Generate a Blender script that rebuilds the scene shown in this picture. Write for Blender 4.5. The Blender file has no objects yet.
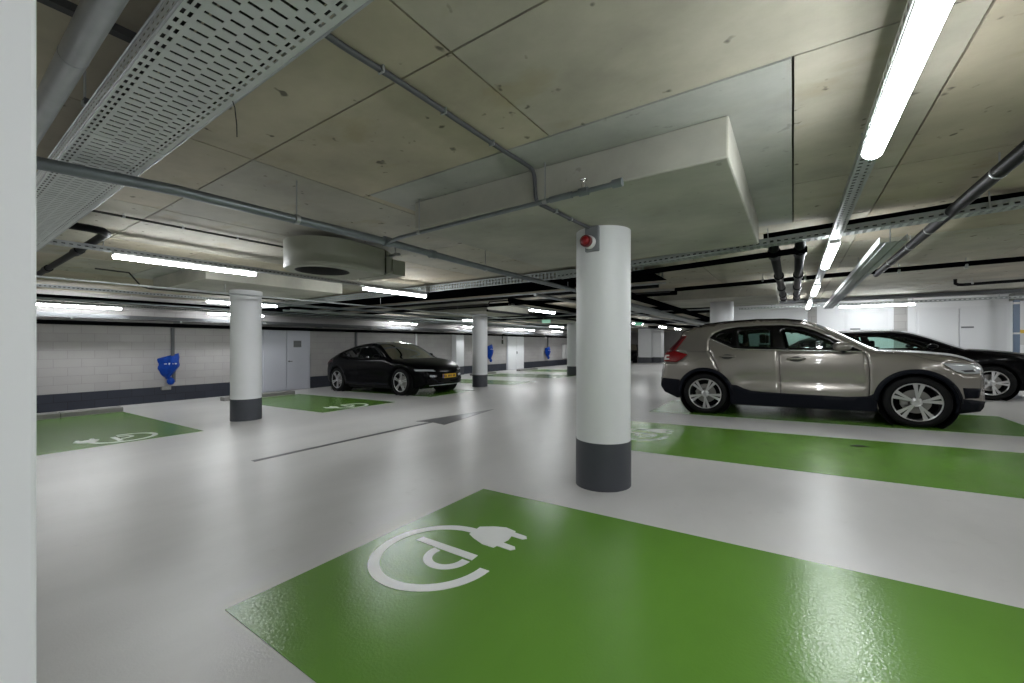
import bpy, bmesh, math, random
from mathutils import Vector, Matrix
from mathutils.geometry import delaunay_2d_cdt
random.seed(7)
PI = math.pi
SC = bpy.context.scene
COL = SC.collection
SL = 0.025                       # floor fall towards the left wall

def fz(x, y=0): return SL * x    # floor height

# ------------------------------------------------------------------ materials
def nmat(name):
    m = bpy.data.materials.new(name); m.use_nodes = True
    nt = m.node_tree
    return m, nt, nt.nodes['Principled BSDF']

def simple(name, col, rough=0.5, metal=0.0, coat=0.0, noise=0.0, nscale=8.0, spec=0.5, bump=0.0, bscale=60.0):
    m, nt, b = nmat(name)
    b.inputs['Base Color'].default_value = (*col, 1)
    b.inputs['Roughness'].default_value = rough
    b.inputs['Metallic'].default_value = metal
    b.inputs['Coat Weight'].default_value = coat
    b.inputs['Coat Roughness'].default_value = 0.04
    b.inputs['Specular IOR Level'].default_value = spec
    tc = nt.nodes.new('ShaderNodeTexCoord')
    n = nt.nodes.new('ShaderNodeTexNoise'); n.inputs['Scale'].default_value = nscale; n.inputs['Detail'].default_value = 3
    nt.links.new(tc.outputs['Object'], n.inputs['Vector'])
    if noise > 0:
        mx = nt.nodes.new('ShaderNodeMix'); mx.data_type = 'RGBA'
        mx.inputs[6].default_value = (*[c * (1 - noise) for c in col], 1)
        mx.inputs[7].default_value = (*[min(1, c * (1 + noise)) for c in col], 1)
        nt.links.new(n.outputs['Fac'], mx.inputs[0]); nt.links.new(mx.outputs[2], b.inputs['Base Color'])
    if bump > 0:
        n2 = nt.nodes.new('ShaderNodeTexNoise'); n2.inputs['Scale'].default_value = bscale; n2.inputs['Detail'].default_value = 2
        nt.links.new(tc.outputs['Object'], n2.inputs['Vector'])
        bp = nt.nodes.new('ShaderNodeBump'); bp.inputs['Strength'].default_value = bump; bp.inputs['Distance'].default_value = 0.01
        nt.links.new(n2.outputs['Fac'], bp.inputs['Height']); nt.links.new(bp.outputs[0], b.inputs['Normal'])
    return m

def emis(name, col, st):
    m, nt, b = nmat(name)
    b.inputs['Base Color'].default_value = (0.9, 0.9, 0.9, 1)
    b.inputs['Emission Color'].default_value = (*col, 1)
    b.inputs['Emission Strength'].default_value = st
    return m

def floor_mat(name, col, rough, var=0.06, bump=0.05, bs=55, dirt=0.12, scuff=(.90, .895, .89, 1)):
    m, nt, b = nmat(name); L = nt.links.new
    tc = nt.nodes.new('ShaderNodeTexCoord')
    n1 = nt.nodes.new('ShaderNodeTexNoise'); n1.inputs['Scale'].default_value = 1.1; n1.inputs['Detail'].default_value = 6; n1.inputs['Roughness'].default_value = .6
    mp = nt.nodes.new('ShaderNodeMapping'); mp.inputs['Scale'].default_value = (1, .5, 1)
    L(tc.outputs['Object'], mp.inputs[0]); L(mp.outputs[0], n1.inputs['Vector'])
    mx = nt.nodes.new('ShaderNodeMix'); mx.data_type = 'RGBA'
    mx.inputs[6].default_value = (*[c * (1 - dirt) for c in col], 1)
    mx.inputs[7].default_value = (*[c * (1 + var) for c in col], 1)
    rp = nt.nodes.new('ShaderNodeValToRGB'); rp.color_ramp.elements[0].position = .3; rp.color_ramp.elements[1].position = .65
    L(n1.outputs['Fac'], rp.inputs[0]); L(rp.outputs[0], mx.inputs[0])
    # small dark scuffs
    n3 = nt.nodes.new('ShaderNodeTexNoise'); n3.inputs['Scale'].default_value = 9; n3.inputs['Detail'].default_value = 4
    L(tc.outputs['Object'], n3.inputs['Vector'])
    r3 = nt.nodes.new('ShaderNodeValToRGB'); r3.color_ramp.elements[0].position = .66; r3.color_ramp.elements[1].position = .80
    r3.color_ramp.elements[0].color = (1, 1, 1, 1); r3.color_ramp.elements[1].color = scuff
    L(n3.outputs['Fac'], r3.inputs[0])
    m2 = nt.nodes.new('ShaderNodeMix'); m2.data_type = 'RGBA'; m2.blend_type = 'MULTIPLY'; m2.inputs[0].default_value = 1
    L(mx.outputs[2], m2.inputs[6]); L(r3.outputs[0], m2.inputs[7]); L(m2.outputs[2], b.inputs['Base Color'])
    b.inputs['Roughness'].default_value = rough
    n2 = nt.nodes.new('ShaderNodeTexNoise'); n2.inputs['Scale'].default_value = bs; n2.inputs['Detail'].default_value = 3
    L(tc.outputs['Object'], n2.inputs['Vector'])
    bp = nt.nodes.new('ShaderNodeBump'); bp.inputs['Strength'].default_value = bump; bp.inputs['Distance'].default_value = 0.02
    L(n2.outputs['Fac'], bp.inputs['Height']); L(bp.outputs[0], b.inputs['Normal'])
    rr = nt.nodes.new('ShaderNodeMapRange'); rr.inputs[3].default_value = rough * .8; rr.inputs[4].default_value = rough * 1.3
    L(n1.outputs['Fac'], rr.inputs[0]); L(rr.outputs[0], b.inputs['Roughness'])
    return m

def concrete_mat(name, col, spots=1.0):
    m, nt, b = nmat(name); L = nt.links.new
    tc = nt.nodes.new('ShaderNodeTexCoord')
    at = nt.nodes.new('ShaderNodeAttribute'); at.attribute_name = 'tint'
    n1 = nt.nodes.new('ShaderNodeTexNoise'); n1.inputs['Scale'].default_value = 1.3; n1.inputs['Detail'].default_value = 7; n1.inputs['Roughness'].default_value = .62
    mp = nt.nodes.new('ShaderNodeMapping'); mp.inputs['Scale'].default_value = (1, 1.15, 1)
    L(tc.outputs['Object'], mp.inputs[0]); L(mp.outputs[0], n1.inputs['Vector'])
    rp = nt.nodes.new('ShaderNodeValToRGB')
    rp.color_ramp.elements[0].position = .28; rp.color_ramp.elements[1].position = .72
    rp.color_ramp.elements[0].color = (*[c * .74 for c in col], 1)
    rp.color_ramp.elements[1].color = (*[c * 1.18 for c in col], 1)
    L(n1.outputs['Fac'], rp.inputs[0])
    mu = nt.nodes.new('ShaderNodeMix'); mu.data_type = 'RGBA'; mu.blend_type = 'MULTIPLY'; mu.inputs[0].default_value = 1
    L(rp.outputs[0], mu.inputs[6]); L(at.outputs['Color'], mu.inputs[7])
    # brown water stains
    n2 = nt.nodes.new('ShaderNodeTexNoise'); n2.inputs['Scale'].default_value = 2.2; n2.inputs['Detail'].default_value = 5
    mp2 = nt.nodes.new('ShaderNodeMapping'); mp2.inputs['Location'].default_value = (3.3, 1.7, 0); mp2.inputs['Scale'].default_value = (1, 1.6, 1)
    L(tc.outputs['Object'], mp2.inputs[0]); L(mp2.outputs[0], n2.inputs['Vector'])
    r2 = nt.nodes.new('ShaderNodeValToRGB'); r2.color_ramp.elements[0].position = .60; r2.color_ramp.elements[1].position = .72
    r2.color_ramp.elements[0].color = (0, 0, 0, 1); r2.color_ramp.elements[1].color = (.32 * spots,) * 3 + (1,)
    L(n2.outputs['Fac'], r2.inputs[0])
    m3 = nt.nodes.new('ShaderNodeMix'); m3.data_type = 'RGBA'
    m3.inputs[7].default_value = (col[0] * .70, col[1] * .58, col[2] * .30, 1)
    L(r2.outputs[0], m3.inputs[0]); L(mu.outputs[2], m3.inputs[6])
    # pits
    n4 = nt.nodes.new('ShaderNodeTexNoise'); n4.inputs['Scale'].default_value = 11; n4.inputs['Detail'].default_value = 2
    L(tc.outputs['Object'], n4.inputs['Vector'])
    r4 = nt.nodes.new('ShaderNodeValToRGB'); r4.color_ramp.elements[0].position = .69; r4.color_ramp.elements[1].position = .75
    r4.color_ramp.elements[0].color = (1, 1, 1, 1); r4.color_ramp.elements[1].color = (1 - .7 * spots,) * 3 + (1,)
    L(n4.outputs['Fac'], r4.inputs[0])
    m4 = nt.nodes.new('ShaderNodeMix'); m4.data_type = 'RGBA'; m4.blend_type = 'MULTIPLY'; m4.inputs[0].default_value = 1
    L(m3.outputs[2], m4.inputs[6]); L(r4.outputs[0], m4.inputs[7]); L(m4.outputs[2], b.inputs['Base Color'])
    b.inputs['Roughness'].default_value = .8
    bp = nt.nodes.new('ShaderNodeBump'); bp.inputs['Strength'].default_value = .15; bp.inputs['Distance'].default_value = .02
    L(n1.outputs['Fac'], bp.inputs['Height']); L(bp.outputs[0], b.inputs['Normal'])
    return m

def block_mat(name, c1, c2, mortar, axis, bw=.45, bh=.2, off=0.0, ms=.006, rough=.75):
    m, nt, b = nmat(name); L = nt.links.new
    tc = nt.nodes.new('ShaderNodeTexCoord'); sp = nt.nodes.new('ShaderNodeSeparateXYZ'); cb = nt.nodes.new('ShaderNodeCombineXYZ')
    L(tc.outputs['Object'], sp.inputs[0]); L(sp.outputs['Y' if axis == 'Y' else 'X'], cb.inputs[0])
    ad = nt.nodes.new('ShaderNodeMath'); ad.operation = 'ADD'; ad.inputs[1].default_value = off
    L(sp.outputs['Z'], ad.inputs[0]); L(ad.outputs[0], cb.inputs[1])
    br = nt.nodes.new('ShaderNodeTexBrick'); br.inputs['Scale'].default_value = 1
    br.inputs['Brick Width'].default_value = bw; br.inputs['Row Height'].default_value = bh
    br.inputs['Mortar Size'].default_value = ms; br.inputs['Color1'].default_value = (*c1, 1); br.inputs['Color2'].default_value = (*c2, 1)
    br.inputs['Mortar'].default_value = (*mortar, 1)
    L(cb.outputs[0], br.inputs['Vector'])
    n = nt.nodes.new('ShaderNodeTexNoise'); n.inputs['Scale'].default_value = 1.5; n.inputs['Detail'].default_value = 6
    L(tc.outputs['Object'], n.inputs['Vector'])
    mr = nt.nodes.new('ShaderNodeMapRange'); mr.inputs[3].default_value = .86; mr.inputs[4].default_value = 1.12
    L(n.outputs['Fac'], mr.inputs[0])
    mu = nt.nodes.new('ShaderNodeMix'); mu.data_type = 'RGBA'; mu.blend_type = 'MULTIPLY'; mu.inputs[0].default_value = 1
    L(br.outputs['Color'], mu.inputs[6]); L(mr.outputs[0], mu.inputs[7]); L(mu.outputs[2], b.inputs['Base Color'])
    b.inputs['Roughness'].default_value = rough
    bp = nt.nodes.new('ShaderNodeBump'); bp.inputs['Strength'].default_value = .4; bp.inputs['Distance'].default_value = .01; bp.invert = True
    L(br.outputs['Fac'], bp.inputs['Height']); L(bp.outputs[0], b.inputs['Normal'])
    return m

def glass_mat(name, tint, alpha):
    m, nt, b = nmat(name); L = nt.links.new
    out = nt.nodes['Material Output']
    tr = nt.nodes.new('ShaderNodeBsdfTransparent'); tr.inputs[0].default_value = (*tint, 1)
    gl = nt.nodes.new('ShaderNodeBsdfGlossy'); gl.inputs['Roughness'].default_value = .02
    fr = nt.nodes.new('ShaderNodeFresnel'); fr.inputs[0].default_value = 1.5
    mx = nt.nodes.new('ShaderNodeMixShader')
    L(fr.outputs[0], mx.inputs[0]); L(tr.outputs[0], mx.inputs[1]); L(gl.outputs[0], mx.inputs[2]); L(mx.outputs[0], out.inputs[0])
    return m

M = dict(
    floor=floor_mat('light_grey_epoxy_floor', (.54, .53, .525), .32, bump=.05, bs=110),
    green=floor_mat('green_floor_paint', (.108, .245, .032), .21, var=.08, bump=.09, bs=75, dirt=.10, scuff=(1, 1, 1, 1)),
    grey_paint=floor_mat('dark_grey_floor_paint', (.085, .087, .095), .3),
    white_paint=floor_mat('white_floor_paint', (.80, .81, .80), .3, bump=.04),
    conc=concrete_mat('precast_concrete', (.425, .405, .345)),
    conc_grey=concrete_mat('poured_grey_concrete', (.40, .405, .375), .35),
    joint=simple('dark_joint', (.13, .12, .10), .9),
    kerb=simple('kerb_concrete', (.23, .225, .215), .8, noise=.2, nscale=6),
    white=simple('white_wall_paint', (.80, .81, .83), .55, noise=.02, nscale=2, bump=.05),
    colwhite=simple('white_column_paint', (.71, .72, .735), .45, noise=.025, nscale=5, bump=.08, bscale=25),
    band=simple('charcoal_band_paint', (.052, .056, .068), .5, noise=.12, nscale=6),
    door=simple('pale_grey_door_paint', (.52, .53, .59), .4),
    wdoor=simple('white_door_paint', (.76, .77, .79), .4),
    blk_left=block_mat('grey_block_masonry', (.36, .345, .342), (.385, .37, .365), (.31, .297, .293), 'Y', off=.35),
    blk_dark=block_mat('charcoal_painted_block', (.020, .024, .038), (.025, .029, .045), (.012, .013, .02), 'Y', off=.35),
    blk_grey=block_mat('pale_block_masonry', (.42, .41, .40), (.45, .44, .43), (.33, .32, .31), 'X'),
    galv=simple('galvanised_steel', (.40, .42, .43), .38, metal=.75, noise=.22, nscale=9),
    galv_lit=simple('lit_galvanised_sheet', (.64, .67, .67), .5, metal=.15, noise=.12, nscale=5),  # paler copy of the tray steel, stronger light put into the colour
    galv_tray=simple('galvanised_tray', (.34, .37, .37), .5, metal=.15, noise=.12, nscale=5),
    pipe=simple('galvanised_pipe', (.21, .235, .25), .4, metal=.65, noise=.3, nscale=7),
    steel_d=simple('dull_steel', (.09, .095, .10), .6, metal=.15),
    black=simple('black_insulation', (.002, .0022, .003), 1.0, spec=.0, noise=.2, nscale=12),
    blackpipe=simple('black_plastic_pipe', (.003, .0035, .005), .5, spec=.15),
    conduit=simple('grey_plastic_conduit', (.065, .068, .075), .55),
    fanm=simple('grey_green_fan_paint', (.30, .31, .255), .45),
    fandark=simple('dark_fan_throat', (.03, .03, .03), .6),
    fanblade=simple('fan_blade', (.08, .075, .07), .5),
    cable=simple('black_cable', (.02, .02, .02), .6),
    led=emis('led_diffuser', (.95, .985, 1.0), 30),
    ledbody=simple('white_lamp_housing', (.7, .7, .7), .4),
    red=simple('red_beacon_lens', (.22, .006, .008), .3),
    reddark=simple('dark_red_plastic', (.10, .008, .01), .35),
    whitepl=simple('white_plastic', (.62, .62, .62), .35),
    greypl=simple('grey_plastic', (.17, .18, .19), .45),
    blue=simple('blue_tarpaulin', (.003, .040, .27), .5, spec=.15, noise=.3, nscale=14, bump=.4, bscale=14),
    bluegrey=simple('blue_grey_post', (.12, .17, .25), .4),
    yellow=simple('yellow_sign', (.75, .48, .03), .4),
    signgrey=simple('grey_sign', (.12, .12, .12), .4),
    exitg=emis('green_exit_sign', (.08, .7, .38), .15),
    # cars
    paint=simple('warm_grey_metallic_paint', (.285, .262, .237), .27, metal=.55, coat=1.0),
    bpaint=simple('black_car_paint', (.0012, .0012, .002), .28, coat=.16, spec=.05),
    clad=simple('blue_black_cladding', (.0035, .0045, .009), .55, spec=.15),
    gloss=simple('gloss_black_trim', (.002, .002, .0022), .25, spec=.15, coat=.15),
    chrome=simple('bright_metal_trim', (.62, .61, .60), .22, metal=.9),
    tyre=simple('tyre_rubber', (.0045, .0045, .005), .65, spec=.2),
    rim=simple('silver_alloy', (.62, .62, .63), .28, metal=.8),
    rimdark=simple('black_alloy', (.015, .015, .016), .3),
    disc=simple('brake_disc', (.34, .33, .32), .4, metal=.7),
    tail=simple('red_tail_lens', (.19, .003, .005), .3, spec=.3),
    taild=simple('dark_red_tail_lens', (.07, .003, .006), .3, spec=.3),
    lampc=simple('clear_lamp_housing', (.62, .64, .68), .15, metal=.2, coat=1),
    lampd=simple('dark_lamp_bowl', (.05, .05, .055), .15, coat=1),
    glass=glass_mat('green_tinted_glass', (.62, .78, .72), 1),
    dglass=glass_mat('privacy_glass', (.26, .36, .33), 1),
    bglass=simple('dark_mirror_glass', (.006, .007, .007), .03, coat=1),
    wglass=glass_mat('windscreen_glass', (.13, .20, .165), 1),
    inter=simple('dark_cabin_trim', (.008, .008, .009), .7, spec=.2),
    plate=simple('yellow_number_plate', (.78, .47, .02), .4),
    plateink=simple('black_plate_characters', (.02, .02, .02), .5),
    platew=simple('blue_plate_band', (.02, .06, .35), .4),
)

# ------------------------------------------------------------------ mesh helpers
def link(name, me, mat, parent=None):
    o = bpy.data.objects.new(name, me); COL.objects.link(o)
    for mm in (mat if isinstance(mat, (list, tuple)) else [mat]): me.materials.append(mm)
    if parent is not None: o.parent = parent
    return o

def tag(o, label=None, cat=None, group=None, kind=None):
    if label: o['label'] = label
    if cat: o['category'] = cat
    if group: o['group'] = group
    if kind: o['kind'] = kind
    return o

def empty(name, loc=(0, 0, 0), label=None, cat=None, group=None, rot=(0, 0, 0)):
    o = bpy.data.objects.new(name, None); COL.objects.link(o); o.location = loc; o.rotation_euler = rot
    o.empty_display_size = .1
    return tag(o, label, cat, group)

class MB:
    def __init__(s): s.v = []; s.f = []; s.mi = []; s.sm = []
    def add(s, vs, fs, mi=0, smooth=False):
        n = len(s.v); s.v += [tuple(v) for v in vs]
        for f in fs: s.f.append(tuple(i + n for i in f)); s.mi.append(mi); s.sm.append(smooth)
        return s
    def box(s, x0, x1, y0, y1, z0, z1, mi=0):
        v = [(x0, y0, z0), (x1, y0, z0), (x1, y1, z0), (x0, y1, z0), (x0, y0, z1), (x1, y0, z1), (x1, y1, z1), (x0, y1, z1)]
        return s.add(v, [(0, 3, 2, 1), (4, 5, 6, 7), (0, 1, 5, 4), (1, 2, 6, 5), (2, 3, 7, 6), (3, 0, 4, 7)], mi)
    def bbox(s, x0, x1, y0, y1, z0, z1, b=.01, mi=0):      # box with bevelled edges
        bm = bmesh.new(); bmesh.ops.create_cube(bm, size=1)
        for v in bm.verts:
            v.co = ((x0 + x1) / 2 + v.co.x * (x1 - x0), (y0 + y1) / 2 + v.co.y * (y1 - y0), (z0 + z1) / 2 + v.co.z * (z1 - z0))
        bmesh.ops.bevel(bm, geom=bm.edges[:], offset=b, segments=2, affect='EDGES', profile=.5)
        bm.verts.index_update()
        s.add([v.co[:] for v in bm.verts], [[v.index for v in f.verts] for f in bm.faces], mi)
        bm.free(); return s
    def tube(s, pts, r, n=12, cap=True, mi=0):
        P = [Vector(p) for p in pts]; rs = r if isinstance(r, (list, tuple)) else [r] * len(P)
        t0 = (P[1] - P[0]).normalized(); up = Vector((0, 0, 1)) if abs(t0.z) < .9 else Vector((1, 0, 0))
        a = t0.cross(up).normalized(); rings = []
        for i, p in enumerate(P):
            if i == 0: t = P[1] - P[0]
            elif i == len(P) - 1: t = P[-1] - P[-2]
            else: t = (P[i + 1] - P[i]).normalized() + (P[i] - P[i - 1]).normalized()
            t.normalize(); a = (a - t * a.dot(t)).normalized(); b = t.cross(a)
            rings.append([p + (a * math.cos(2 * PI * k / n) + b * math.sin(2 * PI * k / n)) * rs[i] for k in range(n)])
        vs = [v for rr in rings for v in rr]; fs = []
        for i in range(len(P) - 1):
            for k in range(n):
                k2 = (k + 1) % n; fs.append((i * n + k, i * n + k2, (i + 1) * n + k2, (i + 1) * n + k))
        s.add(vs, fs, mi, True)
        if cap: s.add(rings[0], [tuple(range(n))[::-1]], mi); s.add(rings[-1], [tuple(range(n))], mi)
        return s
    def lathe(s, prof, org=(0, 0, 0), axis='Z', n=32, mi=0, a0=0, a1=2 * PI, sx=1, sy=1):
        full = abs(a1 - a0 - 2 * PI) < 1e-6; m = n if full else n + 1; vs = []
        for (r, h) in prof:
            for k in range(m):
                a = a0 + (a1 - a0) * k / n; x, y = r * math.cos(a) * sx, r * math.sin(a) * sy
                p = {'Z': (x, y, h), 'Y': (x, h, y), 'X': (h, x, y)}[axis]
                vs.append((p[0] + org[0], p[1] + org[1], p[2] + org[2]))
        fs = []
        for i in range(len(prof) - 1):
            for k in range(n if full else n):
                k2 = (k + 1) % m if full else k + 1
                fs.append((i * m + k, i * m + k2, (i + 1) * m + k2, (i + 1) * m + k))
        return s.add(vs, fs, mi, True)
    def prism(s, poly, z0, z1, mi=0, f=None):              # poly in xy (ccw), optional map f(x,y,z)
        n = len(poly); g = f or (lambda x, y, z: (x, y, z))
        vs = [g(x, y, z0) for x, y in poly] + [g(x, y, z1) for x, y in poly]
        fs = [tuple(range(n))[::-1], tuple(range(n, 2 * n))] + [(i, (i + 1) % n, n + (i + 1) % n, n + i) for i in range(n)]
        return s.add(vs, fs, mi)
    def build(s, name, mat, parent=None, autosmooth=None, fix=True):
        me = bpy.data.meshes.new(name); me.from_pydata(s.v, [], s.f); me.update()
        for p, mi, sm in zip(me.polygons, s.mi, s.sm): p.material_index = mi; p.use_smooth = sm
        if fix:
            bm = bmesh.new(); bm.from_mesh(me); bmesh.ops.recalc_face_normals(bm, faces=bm.faces[:]); bm.to_mesh(me); bm.free()
        if autosmooth: me.set_sharp_from_angle(angle=math.radians(autosmooth))
        return link(name, me, mat, parent)

def bezier(pts, n=10):        # smooth polyline through points (Catmull-Rom)
    P = [Vector(p) for p in pts]; out = []
    Q = [P[0] * 2 - P[1]] + P + [P[-1] * 2 - P[-2]]
    for i in range(1, len(Q) - 2):
        a, b, c, d = Q[i - 1:i + 3]
        for k in range(n):
            t = k / n; out.append(.5 * ((2 * b) + (c - a) * t + (2 * a - 5 * b + 4 * c - d) * t * t + (3 * b - a - 3 * c + d) * t ** 3))
    out.append(P[-1]); return out

def copy_thing(o, label, loc=None, rotz=None, group=None, parent=None):
    c = o.copy(); COL.objects.link(c)
    if parent is not None: c.parent = parent
    else:
        c['label'] = label
        if group: c['group'] = group
    if loc is not None: c.location = loc
    if rotz is not None: c.rotation_euler = (0, 0, rotz)
    for ch in list(o.children):
        copy_thing(ch, None, parent=c)
    return c

# ------------------------------------------------------------------ camera
TH = math.atan2(281, 410)
cam = bpy.data.cameras.new('camera'); co = bpy.data.objects.new('camera', cam); COL.objects.link(co)
cam.sensor_width = 36; cam.lens = 410 / 1024 * 36; cam.shift_y = 2.5 / 1024; cam.clip_start = .05; cam.clip_end = 200
co.location = (0, 0, 1.2); co.rotation_euler = (PI / 2, 0, TH)
SC.camera = co

# ------------------------------------------------------------------ setting: floor, walls, ceiling
XL, YR, YB, YF, XR = -13.95, 15.0, -6.0, 42.0, 14.0
b = MB()
g = lambda x, y, z: (x, y, z + SL * x)
b.prism([(XL - .2, YB - .2), (XR + .2, YB - .2), (XR + .2, YF + .2), (XL - .2, YF + .2)], -.2, 0, f=g)
tag(b.build('floor', M['floor']), kind='structure')

ZC = 2.42
def rect_minus(R, H):
    x0, x1, y0, y1 = R; a0, a1, b0, b1 = H
    if a0 >= x1 or a1 <= x0 or b0 >= y1 or b1 <= y0: return [R]
    out = []
    if b0 > y0: out.append((x0, x1, y0, b0))
    if b1 < y1: out.append((x0, x1, b1, y1))
    m0, m1 = max(y0, b0), min(y1, b1)
    if a0 > x0: out.append((x0, a0, m0, m1))
    if a1 < x1: out.append((a1, x1, m0, m1))
    return [r for r in out if r[1] - r[0] > .02 and r[3] - r[2] > .02]
cols = [(-1.39, 3.46), (-8.45, 3.52), (-8.6, 10.66), (-8.25, 16.95), (-1.39, 10.8), (-8.5, 24.4), (-1.4, 18.0), (-1.4, 25.2)]
patches = [(cx - 1.47, cx + 1.39, cy - 1.35, cy + 1.5) for cx, cy in cols]
xs = [-1.18 + 1.77 * k for k in range(-8, 9)]; xs = [XL - .2] + [x for x in xs if XL < x < XR] + [XR + .2]
ys = [1.27 + 2.53 * k for k in range(-2, 17)]; ys = [YB - .2] + [y for y in ys if YB < y < YF] + [YF + .2]
rects = []
for i in range(len(xs) - 1):
    for j in range(len(ys) - 1):
        rs = [(xs[i], xs[i + 1], ys[j], ys[j + 1])]
        for h in patches: rs = [q for r in rs for q in rect_minus(r, h)]
        t = random.choice([(1, .97, .92), (1.04, 1.02, .98), (.93, .94, .93), (1.02, .97, .86), (1.0, .93, .83), (.97, .98, .93)])
        rects += [(r, t) for r in rs]
gj = .005
b = MB(); tints = []
for (x0, x1, y0, y1), t in rects:
    b.box(x0 + gj, x1 - gj, y0 + gj, y1 - gj, ZC, ZC + .12); tints.append(t)
ce = b.build('ceiling', M['conc'], fix=False)
ca = ce.data.color_attributes.new('tint', 'FLOAT_COLOR', 'POINT')
for k in range(len(ce.data.vertices)): ca.data[k].color = (*tints[k // 8], 1)
tag(ce, kind='structure')
b = MB()
for (x0, x1, y0, y1) in patches: b.box(x0 + gj, x1 - gj, y0 + gj, y1 - gj, ZC - .004, ZC + .12)
o = b.build('ceiling_cast_fields', M['conc_grey'], ce, fix=False)
b = MB(); b.box(XL - .2, XR + .2, YB - .2, YF + .2, ZC + .10, ZC + .25)
b.build('ceiling_deck', M['joint'], ce)
def white_tint(o, t=(1, 1, 1)):
    ca = o.data.color_attributes.new('tint', 'FLOAT_COLOR', 'POINT')
    for d in ca.data: d.color = (*t, 1)
white_tint(o)

# drop panels over the columns
ZP = 2.188
for k, (cx, cy) in enumerate(cols):
    b = MB(); b.bbox(cx - 1.30, cx + 1.11, cy - 1.02, cy + 1.27, ZP, ZC - .003, .012)
    o = b.build('ceiling_drop_panel', M['conc_grey']); white_tint(o, (1.0, .98, .92) if k == 0 else (1.03, 1.0, .93)); tag(o, kind='structure')

# left wall with charcoal foot
b = MB(); b.box(XL - .2, XL, YB, 12.72, -.55, ZC); b.box(XL - .28, XL - .08, 12.72, YF, -.55, ZC)
wl = tag(b.build('wall_left', M['blk_left']), kind='structure')
def baseb(y0, y1, x):
    b = MB(); b.box(x, x + .012, y0, y1, fz(XL) - .03, fz(XL) + .40); return b
for n, (y0, y1, x) in enumerate([(YB, 6.24, XL), (7.83, 12.72, XL), (12.72, 19.85, XL - .08), (21.75, YF, XL - .08)]):
    tag(baseb(y0, y1, x).build('baseboard_left', M['blk_dark']), kind='structure')
b = MB(); b.box(XL - .08, XL + .035, 12.70, 12.78, -.35, 1.75); tag(b.build('trim_1', M['white']), kind='structure')
# far, back and right walls
b = MB(); b.box(XL, -1.65, YF, YF + .2, -.6, ZC); b.box(-1.85, -1.65, YF - 1, YF, -.5, ZC)
tag(b.build('wall_far', M['blk_grey']), kind='structure')
b = MB(); b.box(XL, -1.65, YF - .012, YF, -.4, .35); tag(b.build('baseboard_far', M['band']), kind='structure')
b = MB(); b.box(XL, XR, YB - .2, YB, -.6, ZC); tag(b.build('wall_back', M['blk_grey']), kind='structure')
b = MB(); b.box(XR, XR + .2, YB, YF, -.1, ZC); tag(b.build('wall_right', M['white']), kind='structure')
b = MB(); b.box(-1.62, 5.2, YR, YR + .2, -.1, ZC)
wf = tag(b.build('wall_front', M['white']), kind='structure')
b = MB(); b.box(5.2, XR, YR + .9, YR + 1.1, -.1, ZC); b.box(5.2, 5.35, YR + .2, YR + .9, -.1, ZC)
tag(b.build('wall_recess', M['white']), kind='structure')
b = MB(); b.box(-1.82, -1.62, YR, YF, -.1, ZC); tag(b.build('wall_side', M['white']), kind='structure')
for x0, x1 in ((.36, .58), (2.25, 2.52)):
    b = MB(); b.box(x0, x1, YR - .015, YR, .05, ZC); b.build('bare_block_strip', M['blk_grey'], wf)
b = MB(); b.box(-1.58, .30, YR - .035, YR, 1.86, 2.20); b.box(-.75, .25, YR - .042, YR - .035, 1.93, 2.02)
tag(b.build('trim_2', M['wdoor']), kind='structure')
# doors in the front wall
def wall_door(n, x0, x1, top, leaves, sign=None):
    z0 = fz(x0) + .01
    b = MB(); b.box(x0 - .05, x1 + .05, YR - .03, YR, z0, top + .05)
    d = tag(b.build('door_%d' % n, M['wdoor']), kind='structure')
    w = (x1 - x0) / leaves
    for k in range(leaves):
        b = MB(); b.bbox(x0 + k * w + .012, x0 + (k + 1) * w - .012, YR - .055, YR - .028, z0 + .02, top, .004)
        b.build('door_leaf', M['wdoor'], d)
        hx = x0 + w - .08 if leaves > 1 and k == 0 else x0 + k * w + .08
        b = MB(); b.tube([(hx, YR - .055, 1.05), (hx, YR - .10, 1.05), (hx + .1, YR - .10, 1.05)], .011, 8); b.build('door_handle', M['steel_d'], d)
    for sx in (sign or []):
        b = MB(); b.box(sx, sx + .22, YR - .062, YR - .055, 1.60, 1.64); b.build('door_sign', M['greypl'], d)
wall_door(2, 1.25, 2.08, 2.09, 1, [1.33]); wall_door(3, 2.72, 4.22, 2.10, 2, [3.50])
# double door in the left wall
z0 = fz(XL)
b = MB(); b.box(XL - .01, XL + .03, 6.24, 7.83, z0, 1.72)
d1 = tag(b.build('door_1', M['door']), kind='structure')
for y0, y1 in ((6.29, 7.0), (7.02, 7.78)):
    b = MB(); b.bbox(XL + .028, XL + .06, y0, y1, z0 + .03, 1.66, .004); b.build('door_leaf', M['door'], d1)
b = MB(); b.tube([(XL + .06, 7.09, .62), (XL + .10, 7.09, .62), (XL + .10, 7.18, .62)], .012, 8); b.lathe([(.028, .06), (.028, .068), (0, .068)], (XL, 7.09, .62), 'X', 12)
b.build('door_handle', M['signgrey'], d1)
b = MB(); b.box(XL + .06, XL + .066, 7.24, 7.50, 1.09, 1.31, 0)
for q in range(4): b.box(XL + .066, XL + .068, 7.26, 7.48, 1.11 + q * .05, 1.135 + q * .05, 1)
b.build('door_sign', [M['signgrey'], M['greypl']], d1)
b = MB(); b.box(XL - .09, XL - .02, 19.9, 21.7, z0, 1.90); d4 = tag(b.build('door_4', M['door']), kind='structure')
for y0, y1 in ((19.95, 20.78), (20.82, 21.65)):
    b = MB(); b.bbox(XL - .03, XL + .01, y0, y1, z0 + .03, 1.86, .004); b.build('door_leaf', M['wdoor'], d4)
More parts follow.
